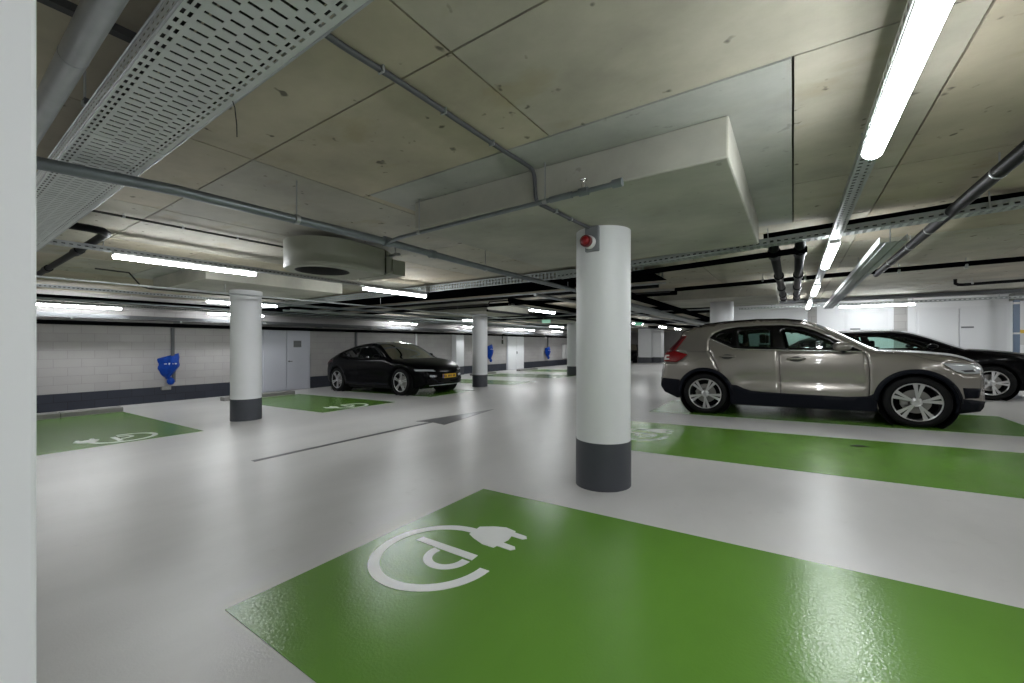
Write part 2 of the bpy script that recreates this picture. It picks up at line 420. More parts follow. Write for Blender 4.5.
b = MB(); b.box(XL + .01, XL + .05, 20.84, 20.88, .6, .75); b.build('door_handle', M['signgrey'], d4)

# ------------------------------------------------------------------ columns
def column(x, y, label, r=.25, h=.40, top=ZP, ring=False, band=True):
    t = empty('concrete_column', (x, y, fz(x)), label, 'column', 'white round columns')
    H = top - fz(x)
    b = MB(); prof = [(r, h), (r, H)] if not ring else [(r, h), (r, H - .09), (r + .012, H - .085), (r + .012, H)]
    b.lathe(prof, n=48); b.build('shaft', M['colwhite'], t)
    b = MB(); b.lathe([(0, -.03), (r + .004, -.03), (r + .004, h), (r, h)], n=48); b.build('base_band', M['band'], t, autosmooth=40)
    return t
column(-1.39, 3.46, 'large white round column in the centre with a red beacon at its top', r=.236)
column(-8.45, 3.52, 'white round column beside the left green bay, in front of the pale double door', ring=True, r=.25)
column(-8.6, 10.66, 'white round column right of the parked black coupe', r=.25)
column(-8.25, 16.95, 'white round column just left of the large central column, far behind it', r=.27)
column(-1.39, 10.8, 'white round column rising behind the roof of the grey SUV', r=.25)
column(-8.5, 24.4, 'white round column hidden in line behind the large central column', r=.25)
column(-1.4, 18.0, 'white round column far behind the grey SUV, beyond the first one', r=.25)
# near pier at the left edge
t = empty('square_pier', (-1.17, -.10, fz(-1.1)), 'smooth white pier close to the camera along the left edge', 'column')
b = MB(); b.bbox(-.24, .245, -.24, .2035, .30, ZC + .03, .006); b.build('shaft', M['white'], t)
b = MB(); b.box(-.243, .238, -.243, .203, -.03, .30); b.build('base_band', M['band'], t)
# pilasters and far pillars
t = empty('wall_pilaster', (XL + .12, 15.45, fz(XL)), 'white half column against the far left wall, left of the second column', 'column')
b = MB(); b.bbox(-.22, .10, -.28, .28, .42, 2.0, .01); b.build('shaft', M['colwhite'], t)
b = MB(); b.box(-.225, .105, -.285, .285, -.02, .42); b.build('base_band', M['band'], t)
for (x, y, w, d, lab) in ((-9.25, 31.6, 1.0, .7, 'broad white pillar with dark foot far behind, beside the dark parked car'),
                          (-8.50, 31.9, .8, .8, 'white pillar with dark foot standing right of the broad far one')):
    t = empty('square_pillar', (x, y, fz(x)), lab, 'column')
    b = MB(); b.bbox(-w / 2, w / 2, -d / 2, d / 2, .42, ZC - fz(x), .01); b.build('shaft', M['colwhite'], t)
    b = MB(); b.box(-w / 2 - .004, w / 2 + .004, -d / 2 - .004, d / 2 + .004, -.02, .42); b.build('base_band', M['band'], t)

# ------------------------------------------------------------------ floor markings
def bay(x0, x1, y0, y1, label, z=.0):
    b = MB(); b.prism([(x0, y0), (x1, y0), (x1, y1), (x0, y1)], -.01, .0025, f=g)
    o = b.build('parking_bay_marking', M['green']); return tag(o, label, 'floor marking', 'green painted parking bays')
bay(-2.21, 2.65, .83, 2.79, 'bright green painted bay nearest the camera, with a large plug symbol')
bay(-2.21, 2.65, 4.72, 6.60, 'green painted bay between the central column and the grey SUV')
bay(-2.21, 2.65, 7.73, 9.58, 'green painted bay under the grey SUV')
bay(-2.21, 2.65, 11.9, 13.8, 'green painted bay under the black hatchback behind the SUV')
bay(-12.30, -7.80, .86, 2.63, 'green painted bay by the left block wall, under the blue cover')
bay(-12.25, -7.90, 4.70, 6.55, 'green painted bay in front of the pale double door')
bay(-12.25, -7.90, 7.73, 9.58, 'green painted bay under the parked black coupe')
bay(-12.25, -7.90, 11.5, 13.1, 'narrow looking green bay right behind the black coupe')
bay(-12.25, -7.90, 14.9, 16.9, 'far green bay along the left wall before the white half column')
bay(-12.25, -7.90, 19.0, 21.0, 'farthest green bay along the left wall before the white double door')

def arc_pts(r, a0, a1, n, c=(0, 0)):
    return [(c[0] + r * math.cos(a0 + (a1 - a0) * k / n), c[1] + r * math.sin(a0 + (a1 - a0) * k / n)) for k in range(n + 1)]
def strip(b, outer, inner, f):
    n = len(outer)
    vs = [f(x, y, .0025) for x, y in outer] + [f(x, y, .0025) for x, y in inner] + [f(x, y, .005) for x, y in outer] + [f(x, y, .005) for x, y in inner]
    fs = []
    for i in range(n - 1):
        fs += [(2 * n + i, 2 * n + i + 1, 3 * n + i + 1, 3 * n + i), (i, i + 1, 2 * n + i + 1, 2 * n + i), (n + i, n + i + 1, 3 * n + i + 1, 3 * n + i)]
    fs += [(0, n, 3 * n, 2 * n), (n - 1, 2 * n - 1, 4 * n - 1, 3 * n - 1)]
    b.add(vs, fs)
def plug_symbol(cx, cy, flip, label):
    # drawn in the local frame of the nearest bay: ring centre at the origin, plug towards +x+y
    s = -1 if flip else 1
    f = lambda x, y, z: (cx + s * x, cy + s * y, z + SL * (cx + s * x))
    t = empty('plug_symbol', (0, 0, 0), label, 'floor marking', 'white plug symbols painted on the bays')
    b = MB(); a0, a1 = math.radians(76), math.radians(362)
    strip(b, arc_pts(.385, a0, a1, 48), arc_pts(.322, a0, a1, 48), f); b.build('ring', M['white_paint'], t)
    b = MB()
    P = [(.0, .30), (-.01, .42), (.07, .475), (.15, .505), (.235, .49), (.265, .365), (.245, .235), (.16, .235), (.06, .27)]
    b.prism(P[::-1], .0025, .0055, f=f)
    b.prism([(.22, .475), (.335, .465), (.355, .44), (.335, .418), (.235, .42)][::-1], .0025, .0055, f=f)
    b.prism([(.245, .32), (.35, .312), (.37, .287), (.35, .262), (.24, .265)][::-1], .0025, .0055, f=f)
    b.build('plug', M['white_paint'], t)
    b = MB()
    b.prism([(-.235, .055), (-.225, .11), (.225, .11), (.23, .05)], .0025, .0055, f=f)   # stem of the P
    out = [(-.06, .045)] + arc_pts(.148, PI, 2 * PI, 20, (.083, .018)) + [(.231, .03)]
    inn = [(-.005, .035)] + arc_pts(.092, PI, 2 * PI, 20, (.083, .012)) + [(.175, .03)]
    strip(b, out, inn, f); b.build('letter', M['white_paint'], t)
    return t
plug_symbol(-1.742, 1.75, False, 'large white plug and P symbol painted on the nearest green bay')
plug_symbol(-1.742, 5.63, False, 'white plug and P symbol on the bay beside the central column')
plug_symbol(-8.26, 1.78, True, 'white plug and P symbol on the left wall bay')
plug_symbol(-8.30, 5.62, True, 'white plug and P symbol on the bay in front of the black coupe')
# arrow
b = MB()
b.prism([(-5.08, 2.17), (-5.0, 2.17), (-5.02, 5.0), (-5.10, 5.0)], .0, .0028, f=g)
b.prism([(-5.36, 4.9), (-5.07, 4.98), (-4.68, 4.88), (-5.01, 6.66)], .0, .0032, f=g)
tag(b.build('direction_arrow', M['grey_paint']), 'long dark grey arrow painted on the pale driveway', 'floor marking')

# wheel stops
def stop(y0, y1, label, x=-12.5):
    t = empty('wheel_stop', (x, y0, fz(x)), label, 'kerb', 'concrete wheel stops')
    n = max(2, int(round((y1 - y0) / .95))); w = (y1 - y0) / n
    for k in range(n):
        b = MB(); b.bbox(-.13, .13, k * w + .004, (k + 1) * w - .004, -.01, .10, .015); b.build('kerb_stone', M['kerb'], t)
stop(-1.2, 2.66, 'low grey concrete wheel stop at the end of the left wall bay')
stop(4.62, 6.5, 'low grey wheel stop before the pale double door')
stop(7.8, 9.5, 'low grey wheel stop behind the black coupe')
stop(11.6, 13.1, 'low grey wheel stop at the bay beyond the black coupe')
stop(15.0, 16.8, 'low grey wheel stop before the white half column', x=-12.6)
stop(19.0, 20.9, 'farthest low grey wheel stop before the white double door', x=-12.6)
b = MB(); b.tube([(.55, 6.15, fz(.55) + .008), (.61, 6.13, fz(.61) + .014), (.66, 6.17, fz(.66) + .008), (.72, 6.15, fz(.72) + .010)], [.006, .014, .012, .004], 6)
tag(b.build('dirt_clump', M['cable']), 'small dark clump of dirt lying on the green bay before the SUV', 'debris')

# ------------------------------------------------------------------ LED battens
def make_batten():
    t = empty('led_batten', (0, 0, 0), 'x', 'light', 'LED battens under the ceiling')
    b = MB(); b.bbox(-.040, .040, -.72, .72, .035, .07, .006); b.build('housing', M['ledbody'], t)
    b = MB(); prof = [(math.cos(a) * .043, .036 + math.sin(a) * .036) for a in [PI - .5 + (PI + 1.0) * k / 8 for k in range(9)]]
    vs = [(x, y, z) for y in (-.71, .71) for x, z in prof]; n = 9
    b.add(vs, [(i, i + 1, n + i + 1, n + i) for i in range(n - 1)] + [tuple(range(n)), tuple(range(n, 2 * n))[::-1]], 0, False)
    b.build('diffuser', M['led'], t)
    return t
bat0 = make_batten(); first = [True]
def batten(x, y, z, label, rz=0):
    if first[0]:
        first[0] = False; bat0.location = (x, y, z); bat0.rotation_euler = (0, 0, rz); bat0['label'] = label; return
    copy_thing(bat0, label, (x, y, z), rz)
zl = 2.13
batten(.33, 2.02, zl, 'lit LED batten nearest the camera, large at the top right')
batten(.33, 5.72, zl, 'lit LED batten second along the right hand rail, above the SUV roof')
batten(.33, 9.25, zl, 'lit LED batten third along the right hand rail')
batten(.33, 12.9, zl, 'lit LED batten last and smallest along the right hand rail')
batten(.33, -1.7, zl, 'added unseen LED batten behind the camera, continuing the right hand rail')  # out of view, added because the garage needs its light
for y, lab in ((1.94, 'lit LED batten at the left, in front of the ceiling fan and left of it'), (5.10, 'lit LED batten just below the outlet of the ceiling fan'),
               (10.5, 'lit LED batten left of the central column beyond the black service bundle'), (19.5, 'lit LED batten right behind the central column, above the far pillars'),
               (24.0, 'lit LED batten second beyond the central column on the right'), (27.7, 'lit LED batten third beyond the central column on the right'),
               (33.0, 'lit LED batten at the far end above the white pillars'), (-1.6, 'added unseen LED batten behind the camera, continuing the middle row'),  # the batten behind the camera is unseen, added for its light
               (37.0, 'lit LED batten before the far wall')):
    batten(-6.1, y, zl, lab)
for y, lab in ((4.28, 'lit LED batten passing behind the top of the left column'), (12.6, 'upper short LED batten left of the third column'),
               (19.4, 'upper LED batten seen left of the fourth column'), (26.0, 'distant LED batten above the third blue cover')):
    batten(-10.4, y, 2.09, lab)
for y, lab in ((2.10, 'lit LED batten along the left wall at the picture edge'), (5.3, 'lit LED batten along the wall behind the left column'),
               (11.45, 'lit LED batten above the roof of the black coupe'), (15.9, 'lower LED batten seen left of the third column'),
               (19.5, 'lit LED batten above the white double door'), (21.1, 'LED batten just right of the one over the white double door'),
               (24.9, 'lit LED batten above the third blue cover'), (-1.8, 'lit LED batten along the left wall behind the pier')):
    batten(-13.3, y, 2.02, lab)
batten(1.72, 13.72, 2.14, 'lit LED batten lengthwise along the white wall behind the SUV', PI / 2)
batten(8.3, 14.9, 2.15, 'LED batten deeper in the bright recess beyond the blue post', PI / 2)
for y, lab in ((12.7, 'added unseen LED batten right of the picture, nearest the blue grey post'), (1.6, 'added unseen LED batten right of the picture, first of the side row'), (5.4, 'added unseen LED batten right of the picture, second of the side row'), (9.2, 'added unseen LED batten right of the picture, last of the side row'), (-2.2, 'added unseen LED batten behind the camera in the side row')):  # unseen side row, added to brighten the garage and the white wall
    batten(5.3, y, zl, lab)

# ------------------------------------------------------------------ perforated trays and rails
def rods(parent, pts, ztop=ZC, r=.005, z0=None):
    for p in pts:
        b = MB(); b.tube([(p[0], p[1], p[2]), (p[0], p[1], ztop)], r, 6)
        b.tube([(p[0], p[1], p[2] - .012), (p[0], p[1], p[2] + .008)], .012, 6); b.build('hanger_rod', M['galv'], parent)
def perf_sheet(b, o, u, w, L, bands, pitch, xs4=(0, .22, .5, .72)):
    """bands: (width, kind): 0 solid, 1 dash over the first half, 2 slot, 3 slot shifted by half a pitch, 4 wide hole"""
    o = Vector(o); u = Vector(u); w = Vector(w); n = int(L / pitch); e = [0]
    for bw, _ in bands: e.append(e[-1] + bw)
    nb = len(e); vs = []; fs = []
    for i in range(n):
        for q4 in xs4:
            for q in e: vs.append(o + u * ((i + q4) * pitch) + w * q)
    for q in e: vs.append(o + u * (n * pitch) + w * q)
    holes = {0: (), 1: (0, 1), 2: (0,), 3: (2,), 4: (1, 2)}
    for i in range(n * 4):
        for k, (_, kd) in enumerate(bands):
            if (i % 4) in holes[kd]: continue
            fs.append((i * nb + k, i * nb + k + 1, (i + 1) * nb + k + 1, (i + 1) * nb + k))
    b.add(vs, fs)
# the wide tray at upper left, running across (X)
t = empty('cable_tray', (0, 0, 0), 'wide perforated galvanised cable tray crossing the upper left corner', 'cable tray')
zt = 2.19; ya, yb = .435, .745; W = yb - ya
bands = [(.012, 0), (.010, 1), (.008, 0), (.010, 1), (.014, 0), (.050, 2), (.008, 0), (.040, 3), (.008, 0), (.050, 2), (.008, 0), (.030, 3), (.012, 0), (.009, 1), (.007, 0), (.009, 1)]
s_ = sum(x for x, _ in bands); bands.append((W - s_, 0))
b = MB(); perf_sheet(b, (-7.6, ya, zt), (1, 0, 0), (0, 1, 0), 9.2, bands, .058)
o = b.build('tray_bottom', M['galv_lit'], t, fix=False)
sm = o.modifiers.new('thickness', 'SOLIDIFY'); sm.thickness = .0015
for y in (ya, yb):
    b = MB(); perf_sheet(b, (-7.6, y, zt), (1, 0, 0), (0, 0, 1), 9.2, [(.014, 0), (.008, 1), (.016, 0), (.008, 1), (.014, 0)], .045)
    o = b.build('tray_side', M['galv_lit'], t, fix=False); sm = o.modifiers.new('thickness', 'SOLIDIFY'); sm.thickness = .0015
b = MB(); b.tube([(-7.6, yb + .002, zt + .062), (1.6, yb + .002, zt + .062)], .006, 6); b.tube([(-7.6, ya - .002, zt + .062), (1.6, ya - .002, zt + .062)], .006, 6)
b.tube([(-7.6, yb, zt + .001), (1.6, yb, zt + .001)], .005, 6); b.tube([(-7.6, ya, zt + .001), (1.6, ya, zt + .001)], .005, 6)
b.build('tray_lip', M['galv'], t)
for x in (-2.72, -5.4):
    b = MB(); b.box(x - .012, x + .012, ya + .002, yb - .002, zt - .004, zt - .001); b.build('joint_plate', M['galv_lit'], t)
for x in (-1.0, -2.6, -4.3, -6.0):
    b = MB(); b.box(x - .02, x + .02, ya - .01, yb + .02, zt + .075, zt + .10); b.build('support_bar', M['steel_d'], t)
    rods(t, [(x, ya - .005, zt + .08), (x, yb + .015, zt + .08)])
b = MB()
for k in range(9):
    yy = ya + .035 + k * .030
    b.tube([(-7.6, yy, zt + .022), (-4.5, yy + .004 * math.sin(k), zt + .022), (-1.2, yy - .004 * math.sin(2 * k), zt + .022), (1.5, yy, zt + .022)], .0145, 6)
tag(b.build('slot_fill_cables', M['cable']), 'black cables added in the wide perforated tray to stop light through its slots', 'cables')  # dark tubes put in so that no light shows through the slots
b = MB(); b.tube([(-1.885, .735, zt), (-1.89, .745, zt - .02), (-1.885, .75, zt - .09), (-1.895, .755, zt - .135)], .0022, 6)
tag(b.build('loose_wire', M['cable']), 'thin loose wire end dangling from the wide perforated tray', 'cable')

def rail(name, x, y0, y1, z, label, w=.085, hgt=.045, hang=(), mat='galv'):
    t = empty(name, (0, 0, 0), label, 'cable tray', 'narrow perforated light rails')
    b = MB(); L = y1 - y0
    perf_sheet(b, (x - w / 2, y0, z), (0, 1, 0), (1, 0, 0), L, [(w * .15, 0), (w * .22, 4), (w * .26, 0), (w * .22, 4), (w * .15, 0)], .055)
    for s in (-1, 1): perf_sheet(b, (x + s * w / 2, y0, z), (0, 1, 0), (0, 0, 1), L, [(.012, 0), (.018, 4), (hgt - .030, 0)], .055)
    o = b.build('rail_channel', M[mat], t, fix=False); sm = o.modifiers.new('thickness', 'SOLIDIFY'); sm.thickness = .0018
    b = MB(); b.tube([(x - .018, y0, z + .017), (x - .018, y1, z + .017)], .014, 6); b.tube([(x + .016, y0, z + .015), (x + .016, y1, z + .015)], .012, 6); b.build('hole_fill_cable', M['cable'], t)  # dark cables added to darken the holes of the rail
    rods(t, [(x, y, z + .01) for y in hang])
    return t
rail('light_rail', .33, -3.0, 14.4, 2.20, 'narrow perforated rail carrying the right hand row of battens', hang=(.9, 3.1, 4.7, 7.0, 8.2, 11.5))
rail('light_rail', -6.1, .55, 5.88, 2.20, 'narrow perforated rail above the left battens passing below the fan', hang=(1.15, 3.2, 4.3, 5.8))
rail('light_rail', -6.1, 8.8, 38, 2.21, 'narrow perforated rail of the far middle battens', hang=(9.6, 12, 15, 19, 24))
rail('light_rail', -10.4, 1.0, 28, 2.16, 'narrow perforated rail over the left bays', hang=(3.4, 5.2, 9, 12))
rail('light_rail', -13.3, -3, 28, 2.09, 'narrow perforated rail along the left wall', hang=(1, 3, 5, 7, 9, 11))

def ladder(x0, x1, y, z, w, h, label, pitch=.06, hang=(), mat='galv_tray'):
    t = empty('cable_tray', (0, 0, 0), label, 'cable tray')
    b = MB(); L = x1 - x0
    perf_sheet(b, (x0, y, z), (1, 0, 0), (0, 1, 0), L, [(w * .12, 0), (w * .16, 4), (w * .16, 0), (w * .12, 4), (w * .16, 0), (w * .16, 4), (w * .12, 0)], pitch)
    o = b.build('tray_bottom', M[mat], t, fix=False); sm = o.modifiers.new('thickness', 'SOLIDIFY'); sm.thickness = .002
    for yy in (y, y + w):
        b = MB(); perf_sheet(b, (x0, yy, z), (1, 0, 0), (0, 0, 1), L, [(h * .25, 0), (h * .3, 4), (h * .45, 0)], pitch)
        o = b.build('tray_side', M[mat], t, fix=False); sm = o.modifiers.new('thickness', 'SOLIDIFY'); sm.thickness = .002
    b = MB()
    for q in range(4): b.tube([(x0, y + .025 + q * w * .22, z + .02), (x1, y + .025 + q * w * .22, z + .02)], .014, 6)
    b.build('cables', M['cable'], t)
    rods(t, [(x, yy, z + .02) for x in hang for yy in (y - .01, y + w + .01)])
    return t
o = ladder(0, 8.0, 0, 0, .15, .065, 'perforated cable tray crossing the ceiling right of the central column', hang=())
o.location = (-2.6, 4.86, 2.085); o.rotation_euler = (0, -.048, 0)
rods(o, [(x, yy, .02) for x in (2.4, 3.9, 5.1) for yy in (-.012, .162)], ztop=.16)
t = empty('cable_tray', (0, 0, 0), 'broad dark-bottomed cable tray with a perforated edge left of the central column', 'cable tray')
b = MB(); b.box(-13.8, -1.7, 5.90, 6.95, 2.245, 2.25); b.build('tray_bottom', M['black'], t)
for yy in (5.895, 6.955):
    b = MB(); perf_sheet(b, (-13.8, yy, 2.25), (1, 0, 0), (0, 0, 1), 12.1, [(.02, 0), (.035, 4), (.02, 0), (.035, 4), (.025, 0)], .07)
    o = b.build('tray_side', M['galv_tray'], t, fix=False); sm = o.modifiers.new('thickness', 'SOLIDIFY'); sm.thickness = .002
# black lagged pipes beside that tray
def pipe(name, pts, r, mat, label, cat='pipe', coup=(), group=None, n=12, clips=()):
    t = empty(name, (0, 0, 0), label, cat, group)
    b = MB(); b.tube(pts, r, n); b.build('pipe_run', M[mat], t, autosmooth=50)
    for (p, q, rr) in coup:
        b = MB(); b.tube([p, q], rr, n); b.build('coupling', M[mat], t, autosmooth=50)
    for (p, q, rr) in clips:
        b = MB(); b.tube([p, q], rr, n); b.tube([((p[0] + q[0]) / 2, (p[1] + q[1]) / 2, p[2] + rr * .9), ((p[0] + q[0]) / 2, (p[1] + q[1]) / 2, ZC)], .005, 6)
        b.build('pipe_clamp', M['galv'], t)
    return t
pipe('lagged_pipe', [(-2.2, 5.07, 2.055), (-.9, 5.07, 2.105), (.12, 5.07, 2.15)], .032, 'black', 'black lagged pipe under the perforated tray right of the central column')
pipe('lagged_pipe', [(-.25, 4.95, 2.30), (.9, 4.95, 2.345), (1.3, 4.95, 2.37), (6.0, 4.95, 2.38)], .033, 'black', 'thick black lagged pipe above the perforated tray at the right', n=14)
# two black drain pipes with couplings
for x, lab in ((-.165, 'left of two black drain pipes with sleeves above the SUV roof'), (.06, 'right of two black drain pipes with sleeves above the SUV roof')):
    pipe('drain_pipe', [(x, 4.99, 2.26), (x, 5.03, 2.19), (x, 5.10, 2.165), (x, 10.6, 2.165)], .047, 'blackpipe', lab, group='black drain pipes',
         coup=[((x, y, 2.165), (x, y + .18, 2.165), .062) for y in (5.12, 6.9, 8.4, 9.6, 10.4)])
# main sprinkler pipe along Y
XP = -3.09
t = pipe('sprinkler_main', [(-3.25, -1.0, 2.13), (-3.20, .36, 2.13), (-3.08, .9, 2.13), (-3.05, 2.4, 2.13), (-3.11, 3.9, 2.13), (-3.12, 12, 2.13)], .033, 'pipe', 'long galvanised sprinkler pipe running from the left pier to behind the central column', n=16,
     coup=[((-3.045, 2.40, 2.13), (-3.05, 2.47, 2.13), .045), ((-3.08, 3.0, 2.13), (-3.08, 3.07, 2.13), .043)],
     clips=[((-3.115, 3.95, 2.13), (-3.115, 3.98, 2.13), .037), ((-3.12, 6.2, 2.13), (-3.12, 6.23, 2.13), .037), ((-3.055, 1.6, 2.13), (-3.055, 1.63, 2.13), .037)])
t = pipe('sprinkler_branch', [(-3.05, 2.43, 2.12), (-2.83, 2.40, 2.13), (-.88, 2.39, 2.165)], .016, 'pipe', 'thin galvanised branch pipe along the front edge of the big drop panel',
     coup=[((-.90, 2.39, 2.165), (-.84, 2.39, 2.167), .026), ((-1.12, 2.39, 2.16), (-1.06, 2.39, 2.162), .026), ((-1.33, 2.39, 2.157), (-1.17, 2.39, 2.159), .021)],
     clips=[((-1.385, 2.39, 2.155), (-1.355, 2.39, 2.155), .019), ((-2.6, 2.395, 2.135), (-2.57, 2.395, 2.135), .019)])
b = MB(); b.lathe([(.012, 0), (.016, .03), (.004, .05), (.022, .055), (.022, .06)], (-1.09, 2.39, 2.18), n=12); b.build('sprinkler_head', M['chrome'], t)
# fat galvanised pipe top left
pipe('fat_pipe', [(-4.6, .292, 2.14), (-2.2, .295, 2.14), (1.2, .295, 2.14)], .036, 'galv', 'thick galvanised pipe at the top left corner beside the pier', n=20, clips=[((-3.0, .294, 2.14), (-2.96, .294, 2.14), .04)],
     coup=[((-1.94, .295, 2.14), (-1.935, .295, 2.14), .0375)])
b = MB(); b.box(-2.12, -2.08, -.4, .62, 2.365, 2.395)
tag(b.build('support_channel', M['cable']), 'dark support channel above the thick pipe at the upper left', 'bracket')
# grey conduit on ceiling to the beacon
pts = bezier([(-1.46, .62, ZC - .016), (-1.50, .93, ZC - .016), (-1.49, 1.3, ZC - .016), (-1.49, 1.94, ZC - .016), (-1.48, 2.28, ZC - .016), (-1.475, 2.38, ZC - .022), (-1.47, 2.415, ZC - .06), (-1.465, 2.42, ZP + .07), (-1.46, 2.425, ZP + .01), (-1.455, 2.46, ZP - .014), (-1.45, 2.56, ZP - .014), (-1.425, 3.0, ZP - .014), (-1.41, 3.19, ZP - .014)], 5)
t = empty('conduit', (0, 0, 0), 'grey conduit clipped to the ceiling, bending down to the red beacon', 'conduit')
b = MB(); b.tube(pts, .0135, 8); b.build('conduit_run', M['conduit'], t)
for y in (1.16, 1.55, 1.96):
    b = MB(); b.box(-1.508, -1.472, y - .005, y + .005, ZC - .031, ZC); b.build('clip', M['galv'], t)
for y in (2.66, 2.9):
    b = MB(); b.box(-1.455, -1.415, y - .005, y + .005, ZP - .029, ZP); b.build('clip', M['galv'], t)
# beacon on the central column
t = empty('alarm_beacon', (-1.395, 3.222, 2.05), 'red round alarm beacon on a grey box at the top of the central column', 'alarm')
b = MB(); b.bbox(-.055, .065, -.02, .03, -.075, .135, .008); b.build('back_box', M['greypl'], t)
b = MB(); b.lathe([(0, .0), (.055, .0), (.055, -.03), (.050, -.045), (.0, -.045)], (-.01, -.02, 0), 'Y', 28); b.build('white_base', M['whitepl'], t, autosmooth=40)
b = MB(); b.lathe([(.049, -.04), (.049, -.075), (.046, -.085), (0, -.085)], (-.015, -.02, 0), 'Y', 28); b.build('dark_collar', M['reddark'], t, autosmooth=40)
b = MB(); b.lathe([(.036, -.085), (.034, -.10), (.02, -.108), (0, -.11)], (-.015, -.02, 0), 'Y', 24); b.build('red_lens', M['red'], t)

# jet fan
t = empty('jet_fan', (-4.48, 2.70, 2.04), 'rounded grey ceiling fan with a dark round intake above the left battens', 'fan')
b = MB(); R = .425
out = arc_pts(R, PI, 2 * PI, 28) + [(R, .15), (R - .05, .55), (-R + .05, .55), (-R, .15)]
bb = MB(); n = len(out)
ins = [(x * .97, y * .985) for x, y in out]
hole = arc_pts(.29, 0, 2 * PI, 40, (0, -.03))[:-1]
vs2 = [Vector(p) for p in ins] + [Vector(p) for p in hole]
ed = [(i, (i + 1) % n) for i in range(n)] + [(n + i, n + (i + 1) % 40) for i in range(40)]
rv, re, rf, *_ = delaunay_2d_cdt(vs2, ed, [], 0, 1e-6)
def inpoly(p, P):
    x, y = p; c = False; j = len(P) - 1
    for i in range(len(P)):
        xi, yi = P[i]; xj, yj = P[j]
        if (yi > y) != (yj > y) and x < (xj - xi) * (y - yi) / (yj - yi) + xi: c = not c
        j = i
    return c
ff = []
for f in rf:
    c = (sum(rv[i][0] for i in f) / len(f), sum(rv[i][1] for i in f) / len(f))
    if inpoly(c, ins) and not inpoly(c, hole): ff.append(tuple(f))
bb.add([(v[0], v[1], 0) for v in rv], ff)
bb.add([(x, y, 0) for x, y in ins] + [(x, y, .02) for x, y in out] + [(x, y, .31) for x, y in out],
       [(k * n + i, k * n + (i + 1) % n, (k + 1) * n + (i + 1) % n, (k + 1) * n + i) for k in range(2) for i in range(n)], 0, True)
bb.add([(x, y, .31) for x, y in out], [tuple(range(n))])
bb.build('fan_casing', M['fanm'], t, autosmooth=35)
b = MB(); b.lathe([(.29, 0), (.278, .02), (.265, .06), (.26, .28)], (0, -.03, 0), 'Z', 40); b.lathe([(.26, .28), (0, .28)], (0, -.03, 0), 'Z', 40); b.build('intake_throat', M['fandark'], t)
b = MB(); b.lathe([(0, .10), (.06, .10), (.07, .13), (.07, .27)], (0, .02, 0), 'Z', 20)
for k in range(7):
    a = 2 * PI * k / 7; c, s = math.cos(a), math.sin(a)
    P = [(.06, -.03, .16), (.225, -.04, .13), (.225, .05, .19), (.06, .03, .21)]
    b.add([(x * c - y * s, .02 + x * s + y * c, z) for x, y, z in P], [(0, 1, 2, 3)])
b.build('impeller', M['fanblade'], t)
b = MB()
b.add([(-.40, .55, .01), (.40, .55, .01), (.40, .55, .30), (-.40, .55, .30), (-.33, .70, .07), (.33, .70, .07), (.33, .70, .28), (-.33, .70, .28)],
      [(0, 1, 5, 4), (1, 2, 6, 5), (2, 3, 7, 6), (3, 0, 4, 7), (4, 5, 6, 7)])
b.bbox(-.36, .36, .68, .88, .03, .22, .006)
b.build('outlet_box', M['fanm'], t)
b = MB(); b.box(-.46, -.25, .60, .64, .235, .26); b.box(.25, .55, .60, .64, .235, .26)
for x in (-.42, .48): b.tube([(x, .62, .24), (x, .62, .37)], .006, 6)
b.build('mounting_bracket', M['galv'], t)

# thin conduits and struts at the left
pipe('thin_conduit', [(-5.16, .5, ZC - .03), (-5.16, 2.6, ZC - .03)], .011, 'cable', 'thin black conduit along the ceiling left of the fan', cat='conduit', clips=[((-5.16, y, ZC - .03), (-5.16, y + .02, ZC - .03), .014) for y in (1.1, 1.55, 2.05)])
pipe('strut_pipe', [(-7.75, -.5, 2.04), (-7.75, 14, 2.04)], .014, 'galv', 'thin pale steel pipe passing in front of the left column top', clips=[((-7.75, y, 2.04), (-7.75, y + .02, 2.04), .017) for y in (2.9, 6.0, 8.6)])
pipe('thin_conduit', [(-9.0, 1.6, ZC - .04), (-9.0, 2.0, ZC - .05), (-9.0, 2.15, 2.17), (-9.0, 2.25, 2.14), (-9.0, 4.5, 2.14)], .012, 'cable', 'thin dark conduit stepping down below the left drop panel', cat='conduit')
# black drain at far left with elbow
pipe('drain_pipe', [(-5.42, .30, 2.28), (-5.42, .92, 2.28), (-5.45, 1.02, 2.28), (-5.55, 1.07, 2.28), (-5.7, 1.07, 2.28), (-9.6, 1.07, 2.26)], .036, 'blackpipe', 'black elbowed drain pipe between the wide tray and the left pier',
     coup=[((-6.7, 1.07, 2.275), (-6.95, 1.07, 2.274), .048), ((-8.6, 1.07, 2.265), (-8.85, 1.07, 2.264), .048)])
# services along left wall
t = empty('service_tray', (0, 0, 0), 'grey cable tray running along the top of the left block wall', 'cable tray')
b = MB(); b.box(-13.75, -13.45, -3, 30, 1.80, 1.81); b.box(-13.45, -13.44, -3, 30, 1.83, 1.90); b.box(-13.75, -13.74, -3, 30, 1.83, 1.90); b.build('tray_channel', M['steel_d'], t)
for y in range(-2, 30, 2):
    b = MB(); b.box(-13.93, -13.43, y, y + .04, 1.77, 1.798); b.build('wall_bracket', M['galv'], t)
pipe('lagged_pipe', [(-13.78, -3, 1.70), (-13.78, 30, 1.70)], .048, 'black', 'black lagged pipe along the top of the left block wall', clips=[])
pipe('lagged_pipe', [(-12.6, -3, 2.16), (-12.6, 30, 2.16)], .06, 'black', 'black lagged pipe between the wall light rail and the left bays')
pipe('thin_conduit', [(-12.0, -3, 2.09), (-12.0, 22, 2.09)], .02, 'pipe', 'steel pipe above the ends of the left bays')
